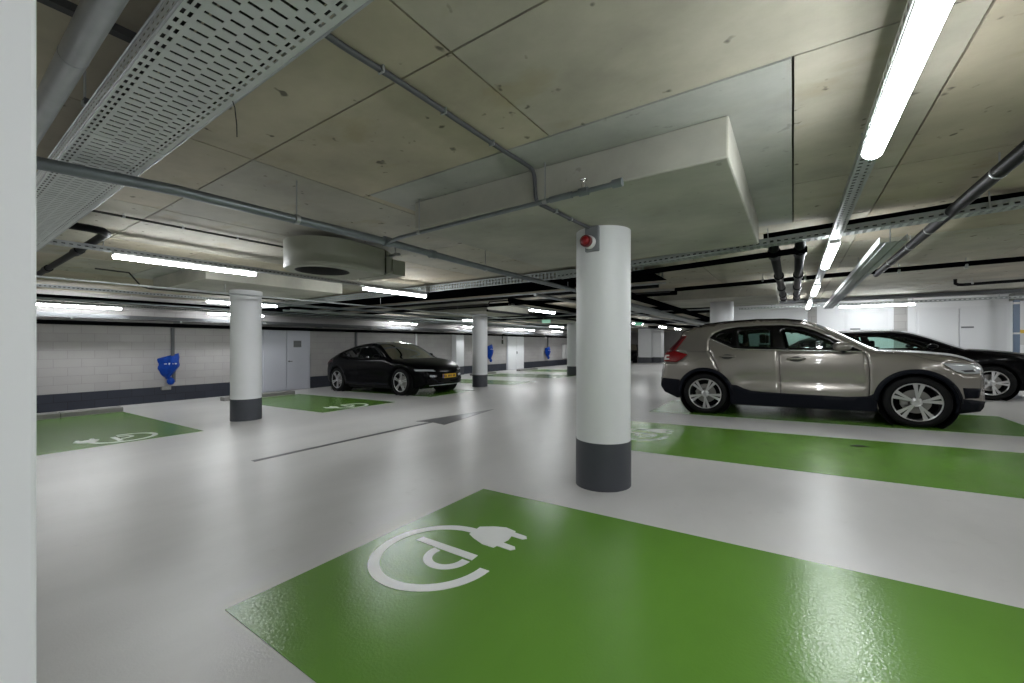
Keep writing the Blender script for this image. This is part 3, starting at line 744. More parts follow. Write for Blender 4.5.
pipe('sprinkler_main', [(-9.6, 4.2, 2.10), (-9.6, 30, 2.10)], .025, 'pipe', 'steel sprinkler pipe above the left bays behind the left column')
t = empty('cable_tray', (0, 0, 0), 'broad pale cable tray running away above the black coupe', 'cable tray')
b = MB(); b.box(-11.9, -11.5, 5.9, 30, 2.12, 2.125); b.box(-11.9, -11.895, 5.9, 30, 2.12, 2.18); b.box(-11.505, -11.5, 5.9, 30, 2.12, 2.18); b.build('tray_channel', M['galv_tray'], t)
# oblique services behind the coupe: across pipes
for x0, x1, y, z, r, m_, lab in ((-13.8, -2.0, 7.6, 2.25, .035, 'blackpipe', 'black pipe crossing the ceiling beyond the lagged bundle'),
                                 (-13.8, -1.8, 7.3, 2.25, .016, 'galv', 'pale steel pipe crossing just beyond the lagged bundle'),
                                 (-13.8, -2.0, 9.0, 2.27, .045, 'black', 'black lagged pipe crossing left of the central column farther back'),
                                 (-13.8, -1.8, 12.9, 2.28, .06, 'black', 'black lagged pipe crossing before the far rows'),
                                 (-13.8, -1.8, 14.5, 2.29, .08, 'black', 'thick black pipe crossing in the far part of the garage'),
                                 (-13.8, -1.8, 20.5, 2.29, .08, 'black', 'thick black pipe crossing far behind the fourth column'),
                                 (-13.8, -1.8, 27.0, 2.29, .08, 'black', 'thick black pipe crossing near the far pillars')):
    pipe('cross_pipe', [(x0, y, z), (x1, y, z)], r, m_, lab)
for y, w, lab in ((13.4, .4, 'broad cable tray crossing the far part of the garage'), (21.5, .5, 'distant cable tray crossing near the white double door')):
    t = empty('cable_tray', (0, 0, 0), lab, 'cable tray')
    b = MB(); b.box(-13.8, -1.8, y, y + w, 2.25, 2.255); b.box(-13.8, -1.8, y, y + .005, 2.25, 2.32); b.box(-13.8, -1.8, y + w, y + w + .005, 2.25, 2.32); b.build('tray_channel', M['galv_tray'], t)
for x, y0, y1, z, r, m_, lab in ((-5.0, 7.2, 38, 2.14, .05, 'black', 'black lagged pipe running away left of the central column'),
                                 (-4.0, 6.6, 38, 2.13, .03, 'galv', 'steel pipe running away beside the central column'),
                                 (-2.6, 7.5, 38, 2.14, .07, 'black', 'thick black pipe running away right of the central column'),
                                 (-7.0, 9, 38, 2.13, .035, 'blackpipe', 'dark pipe running away between the second and third column rows')):
    pipe('long_pipe', [(x, y0, z), (x, y1, z)], r, m_, lab)
t = empty('cable_tray', (0, 0, 0), 'pale cable tray running away right of the central column', 'cable tray')
b = MB(); b.box(-3.6, -3.2, 7.6, 36, 2.10, 2.105); b.box(-3.605, -3.6, 7.6, 36, 2.10, 2.17); b.box(-3.2, -3.195, 7.6, 36, 2.10, 2.17); b.build('tray_channel', M['galv_tray'], t)
# small dark pipe with loop left of the central column
pipe('sprinkler_branch', [(-9.0, 8.0, 2.16), (-6.5, 8.0, 2.16), (-6.2, 8.0, 2.16), (-6.15, 8.0, 2.24), (-5.5, 8.0, 2.24), (-5.2, 8.0, 2.2), (-1.9, 8.0, 2.18)], .018, 'cable', 'thin black pipe with a small raised loop left of the central column')

# right-hand services
t = pipe('black_duct_pipe', [(1.085, -1.0, 2.30), (1.085, 8.6, 2.30)], .043, 'blackpipe', 'shiny black pipe running away at the upper right corner', n=16,
     clips=[((1.085, y, 2.30), (1.085, y + .02, 2.30), .047) for y in (3.9, 5.5, 6.3, 7.4)])
t = empty('cable_tray', (0, 0, 0), 'smooth pale metal trunking running away left of the shiny black pipe', 'cable tray')
b = MB(); b.box(.665, .845, 5.05, 13.6, 2.13, 2.135); b.box(.66, .665, 5.05, 13.6, 2.13, 2.19); b.box(.845, .85, 5.05, 13.6, 2.13, 2.19)
b.box(.70, .72, 5.05, 13.6, 2.122, 2.13); b.box(.79, .81, 5.05, 13.6, 2.122, 2.13); b.build('trunking', M['galv_tray'], t)
rods(t, [(.755, y, 2.14) for y in (5.2, 7.5, 9.8, 12)])
pipe('cross_pipe', [(-1.9, 8.4, 2.26), (-.6, 8.4, 2.285), (.8, 8.4, 2.315), (4.5, 8.4, 2.37)], .036, 'black', 'black lagged pipe crossing above the middle of the SUV', clips=[((x, 8.4, 2.305), (x + .03, 8.4, 2.305), .04) for x in (-.45, .15, 1.3, 2.0)])
pipe('drain_pipe', [(2.50, 11, 2.41), (2.50, 11, 2.33), (2.54, 11, 2.305), (2.60, 11, 2.30), (4.8, 11, 2.35)], .028, 'blackpipe', 'short black elbowed drain pipe above the black hatchback', clips=[((x, 11, 2.315), (x + .03, 11, 2.315), .032) for x in (2.7, 3.4)])
t = empty('cable_tray', (0, 0, 0), 'dark cable tray crossing just before the white wall', 'cable tray')
b = MB(); b.box(-1.3, 6.0, 13.60, 13.605, 2.37 - .04, 2.40); b.box(-1.3, 6.0, 13.9, 13.905, 2.33, 2.40); b.box(-1.3, 6, 13.6, 13.9, 2.33, 2.334); b.build('tray_channel', M['steel_d'], t)
rail_t = empty('cable_tray', (0, 0, 0), 'slim perforated tray with loose cables carrying the lamp on the white wall', 'cable tray')
b = MB(); perf_sheet(b, (-1.3, 13.66, 2.205), (1, 0, 0), (0, 1, 0), 5.6, [(.03, 0), (.03, 4), (.04, 0)], .08); perf_sheet(b, (-1.3, 13.66, 2.205), (1, 0, 0), (0, 0, 1), 5.6, [(.012, 0), (.02, 4), (.018, 0)], .08)
o = b.build('tray_channel', M['galv_tray'], rail_t, fix=False); sm = o.modifiers.new('thickness', 'SOLIDIFY'); sm.thickness = .002
rods(rail_t, [(x, 13.71, 2.215) for x in (-.5, 1.0, 2.4, 3.8)])
# blue post, signs at the right edge
t = empty('steel_post', (4.30, 14.55, fz(4.3)), 'blue grey steel post with white bands at the right edge', 'post')
b = MB(); b.bbox(-.045, .045, -.045, .045, 0, 2.2, .004); b.build('post_tube', M['bluegrey'], t)
b = MB(); b.box(-.05, .05, -.05, .05, 2.02, 2.07); b.box(-.05, .05, -.05, .05, 1.32, 1.36); b.build('white_band', M['whitepl'], t)
b = MB(); b.bbox(4.25, 5.3, 14.5, 14.8, 2.22, 2.39, .01); tag(b.build('cable_box', M['signgrey']), 'dark box under the ceiling above the blue grey post', 'box')
t = empty('wall_sign', (4.60, 14.975, 1.40), 'yellow and white sign with a black symbol beside the blue post', 'sign')
b = MB(); b.box(-.14, .30, -.005, .02, .06, .14); b.build('yellow_strip', M['yellow'], t)
b = MB(); b.box(-.14, .30, -.004, .02, -.22, .06); b.build('white_panel', M['whitepl'], t)
b = MB(); b.box(-.02, .07, -.008, .0, -.12, .02); b.box(-.0, .30, -.008, 0, .17, .30); b.build('black_symbol', M['signgrey'], t)

# blue covers on the left wall
def blue_cover(y, zt, h, label, post=True, w=.46):
    t = empty('blue_cover', (XL, y, zt), label, 'cover', 'blue plastic covers on the left wall')
    b = MB(); NU, NV = 18, 16; vs = []
    for j in range(NV + 1):
        v = j / NV; zz = -h * v
        ww = w / 2 * (1.0 if v < .45 else max(.16, 1 - ((v - .45) / .55) ** 1.7)) * (1 + .05 * math.sin(v * 17))
        for i in range(NU + 1):
            u = -1 + 2 * i / NU
            dep = .20 * (1 - abs(u) ** 2.6) * (.75 + .35 * math.sin(PI * min(1, v * 1.1))) + .012 * math.sin(9 * u + 7 * v)
            vs.append((max(.004, dep), ww * u + .02 * math.sin(5 * v), zz + .05 * u * (1 - v) + (.04 if i == NU and j == 0 else 0)))
    fs = [(j * (NU + 1) + i, j * (NU + 1) + i + 1, (j + 1) * (NU + 1) + i + 1, (j + 1) * (NU + 1) + i) for j in range(NV) for i in range(NU)]
    fs.append(tuple(range(NU, -1, -1)))
    b.add(vs, fs, 0, True); b.build('cover_bag', M['blue'], t)
    b = MB(); b.lathe([(.0, -.09), (.05, -.08), (.085, -.02), (.08, .05), (.04, .09), (.03, .11)], (.10, .03, -h - .07), 'Z', 14); b.build('gathered_end', M['blue'], t)
    if post:
        b = MB(); b.box(0, .05, .06, .13, -.05, .78); b.box(0, .05, .09, .15, -h - .1, -.05); b.build('mounting_channel', M['steel_d'], t)
    b = MB()
    for k, (yy, ww, hh) in enumerate(((-.11, .05, .025), (-.03, .03, .05), (.03, .05, .025), (.11, .04, .03))):
        b.box(.19, .215, yy - ww / 2, yy + ww / 2, -.19 - hh / 2, -.19 + hh / 2)
    b.build('white_print', M['whitepl'], t)
    return t
blue_cover(3.89, .86, .60, 'blue plastic cover hanging on the wall above the left green bay')
b = MB(); b.bbox(XL, XL + .1, 3.73, 3.93, -.03, .06, .004); tag(b.build('wall_socket_box', M['kerb']), 'small grey box on the wall below the nearest blue cover', 'box')
blue_cover(18.1, 1.10, .75, 'blue plastic cover on the wall just right of the third column', post=False, w=.5)
blue_cover(24.6, .95, .62, 'smallest and farthest blue plastic cover on the left wall', w=.6)
b = MB(); b.bbox(XL - .08, XL + .12, 27.0, 28.2, .15, 1.15, .01); tag(b.build('wall_cabinet', M['whitepl']), 'white cabinet on the wall right of the farthest blue cover', 'cabinet')
for y, x in ((8.9, XL), (19.4, XL - .08), (23.8, XL - .08), (26.2, XL - .08)):
    pass
t = empty('fire_pipe', (0, 0, 0), 'dark vertical pipe on the wall above the black coupe', 'pipe')
b = MB(); b.box(XL, XL + .05, 9.62, 9.70, .9, 1.65); b.build('channel', M['steel_d'], t)
b = MB(); b.tube([(XL + .05, 19.3, 1.5), (XL + .05, 19.3, 1.75), (XL + .3, 19.5, 1.85), (XL + .4, 20.6, 1.9)], .035, 8); b.tube([(XL + .05, 19.3, 1.45), (XL + .05, 19.3, 1.2)], .05, 8)
tag(b.build('hook_pipe', M['cable']), 'dark bent pipe end left of the white double door', 'pipe')
# exit signs
for x, y, z, lab in ((-7.4, 13.0, 2.02, 'small green exit sign left of the central column'), (-5.6, 18, 2.08, 'small green exit sign right of the central column')):
    t = empty('exit_sign', (x, y, z), lab, 'sign', 'hanging green exit signs')
    b = MB(); b.bbox(-.17, .17, -.015, .015, -.06, .06, .004); b.build('sign_face', M['exitg'], t)
    rods(t, [(-.12, 0, .06), (.12, 0, .06)], ztop=ZC - z)

# ------------------------------------------------------------------ cars
def resample(P, d, closed=True):
    out = []; n = len(P)
    for i in range(n if closed else n - 1):
        a, b_ = P[i], P[(i + 1) % n]; L = math.dist(a, b_); k = max(1, int(math.ceil(L / d)))
        for j in range(k): out.append((a[0] + (b_[0] - a[0]) * j / k, a[1] + (b_[1] - a[1]) * j / k))
    if not closed: out.append(P[-1])
    return out
def smooth2(P, n=5):
    return [(v[0], v[1]) for v in bezier([(x, z, 0) for x, z in P], n)]
def circ(cx, cz, r, n=40, a0=0, a1=2 * PI):
    return [(cx + r * math.cos(a0 + (a1 - a0) * k / n), cz + r * math.sin(a0 + (a1 - a0) * k / n)) for k in range(n)]
def seg_dist(p, a, b_):
    ax, ay = a; bx, by = b_; px, py = p; dx, dy = bx - ax, by - ay; L = dx * dx + dy * dy
    t = 0 if L < 1e-12 else max(0, min(1, ((px - ax) * dx + (py - ay) * dy) / L))
    return math.hypot(px - ax - dx * t, py - ay - dy * t)
def side_panel(name, outline, cut, S, side, mat, parent, h=.055, off=0.0, thick=.012, label=None):
    loops = [resample(outline, h)] + [resample(c, h) for c in cut]
    xs_ = [p[0] for p in outline]; zs_ = [p[1] for p in outline]
    vs = []; ed = []
    for lp in loops:
        n0 = len(vs); vs += [Vector(p) for p in lp]; ed += [(n0 + i, n0 + (i + 1) % len(lp)) for i in range(len(lp))]
    segs = [(lp[i], lp[(i + 1) % len(lp)]) for lp in loops for i in range(len(lp))]
    x = min(xs_) + h / 2
    while x < max(xs_):
        z = min(zs_) + h / 2
        while z < max(zs_):
            if inpoly((x, z), outline) and not any(inpoly((x, z), c) for c in cut) and min(seg_dist((x, z), a, b_) for a, b_ in segs if abs(a[0] - x) < 2 * h and abs(a[1] - z) < 2 * h or False) > h * .35 if any(abs(a[0] - x) < 2 * h and abs(a[1] - z) < 2 * h for a, b_ in segs) else inpoly((x, z), outline) and not any(inpoly((x, z), c) for c in cut):
                vs.append(Vector((x, z)))
            z += h
        x += h
    rv, re, rf, *_ = delaunay_2d_cdt(vs, ed, [], 0, 1e-6)
    fs = []
    for f in rf:
        c = (sum(rv[i][0] for i in f) / len(f), sum(rv[i][1] for i in f) / len(f))
        if inpoly(c, outline) and not any(inpoly(c, q) for q in cut): fs.append(tuple(f))
    used = sorted({i for f in fs for i in f}); mp = {i: k for k, i in enumerate(used)}
    V = [(rv[i][0], side * (S(rv[i][0], rv[i][1]) + off), rv[i][1]) for i in used]
    F = []
    for f in fs:
        q = [mp[i] for i in f]
        a, b_, c = (Vector(V[k]) for k in q[:3])
        if ((b_ - a).cross(c - a)).y * side < 0: q = q[::-1]
        F.append(tuple(q))
    b = MB(); b.add(V, F, 0, True)
    o = b.build(name, mat, parent, fix=False)
    if thick:
        m = o.modifiers.new('thickness', 'SOLIDIFY'); m.thickness = thick; m.offset = -1; m.use_even_offset = False
    if label: o['label'] = label
    return o

def loft(name, pts, S, bul, mat, parent, nv=14, off=0.0, pw=2.4, v0=-1, v1=1, thick=0, label=None):
    """pts: (x,z) along the outline; bul: list of (dx,dz) bulge vectors at the centre line"""
    V = []; n = len(pts)
    for (x, z), (dx, dz) in zip(pts, bul):
        ye = S(x, z); L = math.hypot(dx, dz) or 1
        for k in range(nv + 1):
            v = v0 + (v1 - v0) * k / nv; w = 1 - abs(v) ** pw
            V.append((x + dx * w + off * dx / L, v * ye, z + dz * w + off * dz / L))
    F = [(i * (nv + 1) + k, i * (nv + 1) + k + 1, (i + 1) * (nv + 1) + k + 1, (i + 1) * (nv + 1) + k) for i in range(n - 1) for k in range(nv)]
    b = MB(); b.add(V, F, 0, True); o = b.build(name, mat, parent, fix=False)
    if thick: m = o.modifiers.new('thickness', 'SOLIDIFY'); m.thickness = thick; m.offset = 0
    if label: o['label'] = label
    return o

def wheel(parent, x, y, side, R, rimr, style, w=.235, rot=0.0):
    """side -1: outer face towards -y"""
    W = bpy.data.objects.new('wheel', None); 
    b = MB(); s = side
    yo, yi = s * w / 2, -s * w / 2
    prof = [(rimr - .012, yo * .80), (rimr, yo * .93), (rimr + .012, yo * .98), (R - .055, yo), (R - .022, yo * .93), (R - .004, yo * .75), (R, yo * .5), (R, yi * .5), (R - .006, yi * .8), (R - .04, yi), (rimr, yi * .95), (rimr - .012, yi * .8), (rimr - .012, yo * .8)]
    b.lathe(prof, (0, 0, 0), 'Y', 56)
    for q in (-.45, 0, .45): b.lathe([(R + .0005, yo * q - .004), (R + .0005, yo * q + .004)], (0, 0, 0), 'Y', 40)
    t = b.build('wheel', M['tyre'], parent, autosmooth=40); t.location = (x, y, R); t.rotation_euler = (0, rot, 0)
    b = MB(); fy = yo * .86
    b.lathe([(rimr - .012, yi * .8), (rimr - .03, yi * .3), (rimr - .028, yo * .7), (rimr - .016, yo * .84)], (0, 0, 0), 'Y', 56, 1)
    b.lathe([(rimr - .002, yo * .88), (rimr - .008, yo * .93), (rimr - .018, yo * .90), (rimr - .020, yo * .80)], (0, 0, 0), 'Y', 56, 0)
    def spoke(a, wi, wo, y0, mi, ri=.05, ro=rimr - .014, da=0.0, dep=.03):
        c0, s0 = math.cos(a), math.sin(a)
        def P(r, q, yy): return (r * c0 - q * s0, yy, r * s0 + q * c0)
        r1 = (ri + ro) / 2
        rr = [(ri, wi, da * 0, .0), (r1, (wi + wo) / 2, da * .5, .004 * s * -1), (ro, wo, da, -.006 * s)]
        vs = []
        for r, q, d_, dy in rr:
            vs += [P(r, d_ - q, fy + y0 + dy), P(r, d_ + q, fy + y0 + dy), P(r, d_ + q * .8, fy + y0 + dy - s * dep), P(r, d_ - q * .8, fy + y0 + dy - s * dep)]
        fs = []
        for i in (0, 1):
            o_ = i * 4; fs += [(o_ + k, o_ + (k + 1) % 4, o_ + 4 + (k + 1) % 4, o_ + 4 + k) for k in range(4)]
        fs += [(0, 1, 2, 3), (8, 9, 10, 11)]
        b.add(vs, fs, mi)
    if style == 'double':
        for k in range(5):
            a = PI / 2 + 2 * PI * k / 5
            spoke(a, .022, .050, -s * .004, 1, dep=.035)
            for q in (-1, 1): spoke(a + q * .085, .013, .021, s * .004, 0, ri=.055, da=q * .014, dep=.012); 
            for q in (-1, 1): spoke(a + q * .20, .005, .012, s * .002, 0, ri=.15, da=q * .004, dep=.012)
    elif style == 'five':
        for k in range(5): spoke(PI / 2 + .2 + 2 * PI * k / 5, .020, .044, 0, 0, dep=.03); spoke(PI / 2 + .2 + 2 * PI * k / 5, .004, .007, s * .002, 1)
    else:
        for k in range(5):
            a = PI / 2 + 2 * PI * k / 5; spoke(a, .026, .050, 0, 0, dep=.03); spoke(a + .32, .008, .014, -s * .004, 1, dep=.02)
    b.lathe([(0, yo * .90), (.030, yo * .90), (.036, yo * .86), (.062, yo * .82), (.066, yo * .6)], (0, 0, 0), 'Y', 24, 0)
    b.build('rim', [M['rim'], M['rimdark']], t, autosmooth=35)
    b = MB(); b.lathe([(0, yo * .10), (.165, yo * .10), (.165, yo * .0), (0, 0)], (0, 0, 0), 'Y', 40)
    b.bbox(-.16, -.07, min(yo * .05, yo * .35), max(yo * .05, yo * .35), -.07, .07, .01)
    b.build('brake_disc', M['disc'], t, autosmooth=40)
    return t

def make_Z(outl):
    """upper and lower outline z at x"""
    def top(x):
        zz = -9
        for i in range(len(outl)):
            a, b_ = outl[i], outl[(i + 1) % len(outl)]
            if (a[0] - x) * (b_[0] - x) <= 0 and a[0] != b_[0]:
                zz = max(zz, a[1] + (b_[1] - a[1]) * (x - a[0]) / (b_[0] - a[0]))
        return zz
    return top

# ---- SUV
def build_suv(t, paint):
    W = .925
    side = [(-.45, .26), (-.735, .42), (-.77, .60), (-.755, .75), (-.715, .90), (-.70, 1.03), (-.60, 1.15), (-.43, 1.36), (-.385, 1.475), (-.22, 1.525), (0, 1.572), (.42, 1.607), (.86, 1.615), (1.2, 1.600), (1.46, 1.552), (1.66, 1.455), (1.9, 1.305), (2.14, 1.145), (2.27, 1.075), (2.6, 1.055), (2.94, 1.015), (3.13, .975), (3.28, .905), (3.35, .835), (3.375, .74), (3.37, .61), (3.385, .50), (3.38, .36), (3.33, .27), (3.05, .22)]
    top = make_Z(side)
    def S(x, z):
        e = 0
        if x < .1: e += .10 * (min(1, (.1 - x) / .87)) ** 2.6
        if x > 2.55: e += .20 * (min(1.1, (x - 2.55) / .83)) ** 2.5
        s_ = W - e
        if z < .60: s_ -= .035 * ((.60 - z) / .4) ** 2
        if z > 1.02: s_ -= .36 * (z - 1.02) * (.75 + .35 * (z - 1.02))
        if z > .80: s_ -= .02 * ((z - .80) / .22) ** 2 if z < 1.02 else .02
        f = max(0, min(1, (x - .45) / .25)) * max(0, min(1, (2.25 - x) / .25))
        s_ -= f * .042 * math.exp(-((z - .60) / .07) ** 2)
        s_ += f * .012 * math.exp(-((z - .47) / .05) ** 2)
        d = top(x) - z
        if d < .10: s_ -= .045 * ((.10 - max(0, d)) / .10) ** 2
        # haunches over the wheels
        for wx in (0, 2.70): s_ += .012 * math.exp(-((x - wx) / .35) ** 2 - ((z - .72) / .18) ** 2)
        return s_
    A = [circ(0, .355, .415), circ(2.70, .355, .415)]
    DLO = [(.085, 1.338), (.17, 1.425), (.30, 1.478), (.52, 1.512), (.86, 1.522), (1.15, 1.515), (1.40, 1.480), (1.58, 1.410), (1.85, 1.245), (2.16, 1.072), (1.75, 1.082), (1.12, 1.108), (.62, 1.128), (.46, 1.145)]
    D1 = [(.092, 1.325), (.46, 1.137), (.62, 1.120), (1.112, 1.100), (1.120, .34), (.30, .34), (.225, .80), (.125, 1.04), (.095, 1.09)]
    D2 = [(1.124, 1.100), (1.75, 1.074), (2.165, 1.064), (2.195, .98), (2.21, .80), (2.20, .34), (1.132, .34)]
    def grow(P, d):
        cx = sum(p[0] for p in P) / len(P); cz = sum(p[1] for p in P) / len(P); out = []
        n = len(P)
        for i in range(n):
            a, b_, c = P[i - 1], P[i], P[(i + 1) % n]
            n1 = (b_[1] - a[1], a[0] - b_[0]); n2 = (c[1] - b_[1], b_[0] - c[0])
            l1 = math.hypot(*n1); l2 = math.hypot(*n2); nx = n1[0] / l1 + n2[0] / l2; nz = n1[1] / l1 + n2[1] / l2; l = math.hypot(nx, nz) or 1
            q1 = (b_[0] + nx / l * d, b_[1] + nz / l * d); q2 = (b_[0] - nx / l * d, b_[1] - nz / l * d)
            out.append(q2 if inpoly(q1, P) == (d > 0) else q1)
        return out
    gl_q = [(.20, 1.335), (.24, 1.375), (.34, 1.405), (.44, 1.412), (.42, 1.23)]
    gl_r = [(.55, 1.180), (.535, 1.420), (.75, 1.436), (.985, 1.432), (1.0, 1.155), (.62, 1.170)]
    gl_f = [(1.215, 1.140), (1.160, 1.432), (1.36, 1.408), (1.53, 1.345), (1.75, 1.220), (1.93, 1.120), (1.76, 1.115)]
    gl_t = [(2.01, 1.110), (1.985, 1.145), (2.12, 1.085)]
    tail = [(-.705, .925), (-.695, 1.075), (-.385, 1.385), (-.30, 1.385), (-.50, 1.115), (-.275, 1.050), (-.36, .975), (-.46, .915)]
    head = [(2.97, .895), (3.10, .785), (3.18, .755), (3.34, .755), (3.355, .83), (3.28, .880), (3.12, .895)]
    for sd in (-1, 1):
        side_panel('body_side', side, A + [grow(D1, .006), grow(D2, .006), grow(DLO, .002), tail, head], S, sd, paint, t)
        side_panel('rear_door', D1, A, S, sd, paint, t); side_panel('front_door', D2, A, S, sd, paint, t)
        side_panel('window_surround', DLO, [gl_q, gl_r, gl_f], S, sd, M['gloss'], t, off=-.004)
        side_panel('rear_quarter_window', gl_q, [], S, sd, M['dglass'], t, off=-.008, thick=0)
        side_panel('rear_side_window', gl_r, [], S, sd, M['dglass'], t, off=-.008, thick=0)
        side_panel('front_side_window', gl_f, [], S, sd, M['glass'], t, off=-.008, thick=0)
        # bright strip along the window base
        st = [(.46, 1.150), (.62, 1.136), (1.12, 1.115), (1.75, 1.090), (2.17, 1.072), (2.17, 1.060), (1.75, 1.078), (1.12, 1.103), (.62, 1.124), (.46, 1.138), (.09, 1.322), (.085, 1.338)]
        side_panel('window_sill_strip', st, [], S, sd, M['chrome'], t, off=.004, thick=.006)
        side_panel('tail_lamp', tail, [], S, sd, M['tail'], t, off=.006, thick=.03, h=.03)
        lx = [(-.690, .955), (-.683, 1.045), (-.60, 1.045), (-.60, 1.025), (-.655, 1.02), (-.66, .985), (-.60, .98), (-.60, .955)]
        side_panel('tail_lamp_element', lx, [], S, sd, M['whitepl'], t, off=.009, thick=.003, h=.04)
        up = [(-.68, 1.085), (-.40, 1.375), (-.33, 1.375), (-.535, 1.11)]
        side_panel('tail_lamp_upright', up, [], S, sd, M['taild'], t, off=.016, thick=.006, h=.04)
        hl = side_panel('headlamp', head, [], S, sd, M['lampc'], t, off=.003, thick=.03, h=.03)
        side_panel('lamp_bowl', [(3.14, .80), (3.19, .775), (3.29, .775), (3.29, .81)], [], S, sd, M['lampd'], hl, off=.006, thick=.003, h=.03)
        # cladding
        side_panel('seam_shade_backing', [(.0, .62), (.02, 1.28), (.5, 1.09), (2.24, 1.03), (2.26, .45), (.46, .45), (.44, .80)], [circ(0, .355, .45), circ(2.7, .355, .45)], S, sd, M['inter'], t, off=-.030, thick=0, h=.12)  # dark sheet behind the door gaps, stands in for shade in the seams
        for wx in (0, 2.70):
            ring = circ(wx, .355, .462, 48)
            ring = [(x, z) for x, z in ring if z > .30]
            ring = sorted(ring, key=lambda p: math.atan2(p[1] - .20, p[0] - wx))
            side_panel('wheel_arch', ring, [circ(wx, .355, .402, 48)], S, sd, M['clad'], t, off=.016, thick=.045, h=.04)
        sill = [(.40, .19), (.41, .53), (.50, .525), (.60, .475), (.72, .435), (1.13, .415), (1.95, .395), (2.18, .415), (2.28, .47), (2.29, .19)]
        side_panel('sill_cladding', sill, [circ(0, .355, .405), circ(2.7, .355, .405)], S, sd, M['clad'], t, off=.014, thick=.05)
        rb = [(-.775, .62), (-.42, .595), (-.38, .30), (-.46, .255), (-.70, .36), (-.765, .46)]
        side_panel('rear_bumper_cladding', rb, [circ(0, .355, .405)], S, sd, M['clad'], t, off=.012, thick=.04)
        fb = [(3.02, .50), (3.12, .425), (3.385, .385), (3.36, .29), (3.33, .25), (3.00, .20)]
        side_panel('front_bumper_cladding', fb, [circ(2.7, .355, .405)], S, sd, M['clad'], t, off=.010, thick=.04)
        side_panel('fog_vent', [(3.16, .565), (3.18, .42), (3.32, .43), (3.345, .56)], [], S, sd, M['clad'], t, off=.004, thick=.01, h=.04)
        # seams
        for pl in ([(2.29, 1.045), (2.6, 1.03), (2.97, .905)], [(-.70, 1.085), (-.50, 1.10), (.08, 1.095)]):
            b = MB(); b.tube([(x, sd * (S(x, z) + .0), z) for x, z in resample(pl, .05, False)], .003, 6); b.build('panel_seam', M['rimdark'], t)
        b = MB(); fl_ = circ(-.20, .96, .085, 28)
        b.tube([(x * 1.0 + .0, sd * (S(x, z) - .001), .96 + (z - .96) * .55) for x, z in fl_ + fl_[:1]], .0022, 5)
        if sd == -1: b.build('filler_flap', M['paintd'], t)
        # handles
        for hx, hz in ((.37, 1.010), (1.34, .965)):
            b = MB(); yy = S(hx, hz)
            b.lathe([(0, -.05), (.055, -.045), (.085, -.004), (.085, .0), (0, .0)], (0, 0, 0), 'Z', 4)
            b = MB(); pts_ = [(hx - .115, sd * (yy + .004), hz), (hx - .09, sd * (yy + .032), hz + .006), (hx, sd * (yy + .040), hz + .004), (hx + .09, sd * (yy + .034), hz + .002), (hx + .115, sd * (yy + .004), hz)]
            b.tube(bezier(pts_, 4), [.016] * 17, 8); h_ = b.build('door_handle', paint, t)
            b = MB(); sc_ = [(hx + .088 * math.cos(a), sd * (yy + .010), hz - .006 + .042 * math.sin(a)) for a in [2 * PI * k / 20 for k in range(20)]]
            b.add(sc_, [tuple(range(20))]); b.build('handle_shade', M['rimdark'], h_)  # flat black disc painted in as the shade inside the handle cup
        # mirror
        b = MB(); mx, mz = 1.905, 1.150; vs = []; NU = 14; NV = 10
        for j in range(NV + 1):
            ph = PI * j / NV
            for i in range(NU):
                a = 2 * PI * i / NU; sx = math.copysign(abs(math.cos(a)) ** .8, math.cos(a)); sz = math.copysign(abs(math.sin(a)) ** .8, math.sin(a))
                vs.append((mx + (.060 - .035 * math.cos(ph) * 0) * sx * math.sin(ph) + (-.03 * math.cos(ph)), sd * (S(mx, 1.1) + .115 + .10 * -math.cos(ph)), mz + .068 * sz * math.sin(ph)))
        fs = [(j * NU + i, j * NU + (i + 1) % NU, (j + 1) * NU + (i + 1) % NU, (j + 1) * NU + i) for j in range(NV) for i in range(NU)]
        # elongate along x: seen from the side
        vs = [(mx + (x - mx) * 1.75, y, z) for x, y, z in vs]
        b.add(vs, fs, 0, True); mo = b.build('door_mirror', paint, t)
        b = MB(); b.tube([(mx + .02, sd * (S(mx, 1.08) - .01), 1.075), (mx + .02, sd * (S(mx, 1.08) + .06), 1.085), (mx, sd * (S(mx, 1.1) + .12), 1.115)], [.035, .032, .030], 8); b.build('mirror_foot', M['clad'], mo)
        # roof rail
        rr = [(-.10, 1.548), (.0, 1.588), (.3, 1.615), (.8, 1.628), (1.2, 1.612), (1.42, 1.575), (1.50, 1.545)]
        b = MB(); b.tube([(x, sd * (S(x, z - .03) - .045), z + .0) for x, z in rr], .012, 8); b.build('roof_rail', M['gloss'], t)
        # wheel housings
        for wx in (0, 2.70):
            b = MB(); b.lathe([(.425, sd * .60), (.425, sd * .90)], (wx, 0, .355), 'Y', 40); b.lathe([(0, sd * .60), (.425, sd * .60)], (wx, 0, .355), 'Y', 40)
            b.build('wheel_housing', M['inter'], t)
    # lofted skins
    def seg(name, P, dx, dz, mat, n=4, **k):
        P = smooth2(P, n) if n > 1 else P; m = len(P)
        B = []
        for i in range(m):
            f = i / (m - 1)
            g0 = (dx[0] + (dx[1] - dx[0]) * f, dz[0] + (dz[1] - dz[0]) * f); B.append(g0)
        return loft(name, P, S, B, mat, t, **k)
    seg('rear_bumper', [(-.45, .26), (-.735, .42), (-.77, .60)], (-.02, -.09), (-.02, 0), M['clad'])
    seg('tailgate', [(-.77, .60), (-.755, .75), (-.715, .90), (-.70, 1.03)], (-.09, -.10), (0, 0), paint)
    seg('rear_window', [(-.70, 1.03), (-.60, 1.15), (-.43, 1.36), (-.405, 1.44)], (-.10, -.08), (0, .02), M['bglass'])
    seg('roof_spoiler', [(-.405, 1.44), (-.385, 1.475), (-.22, 1.525)], (-.10, -.02), (.03, .035), paint)
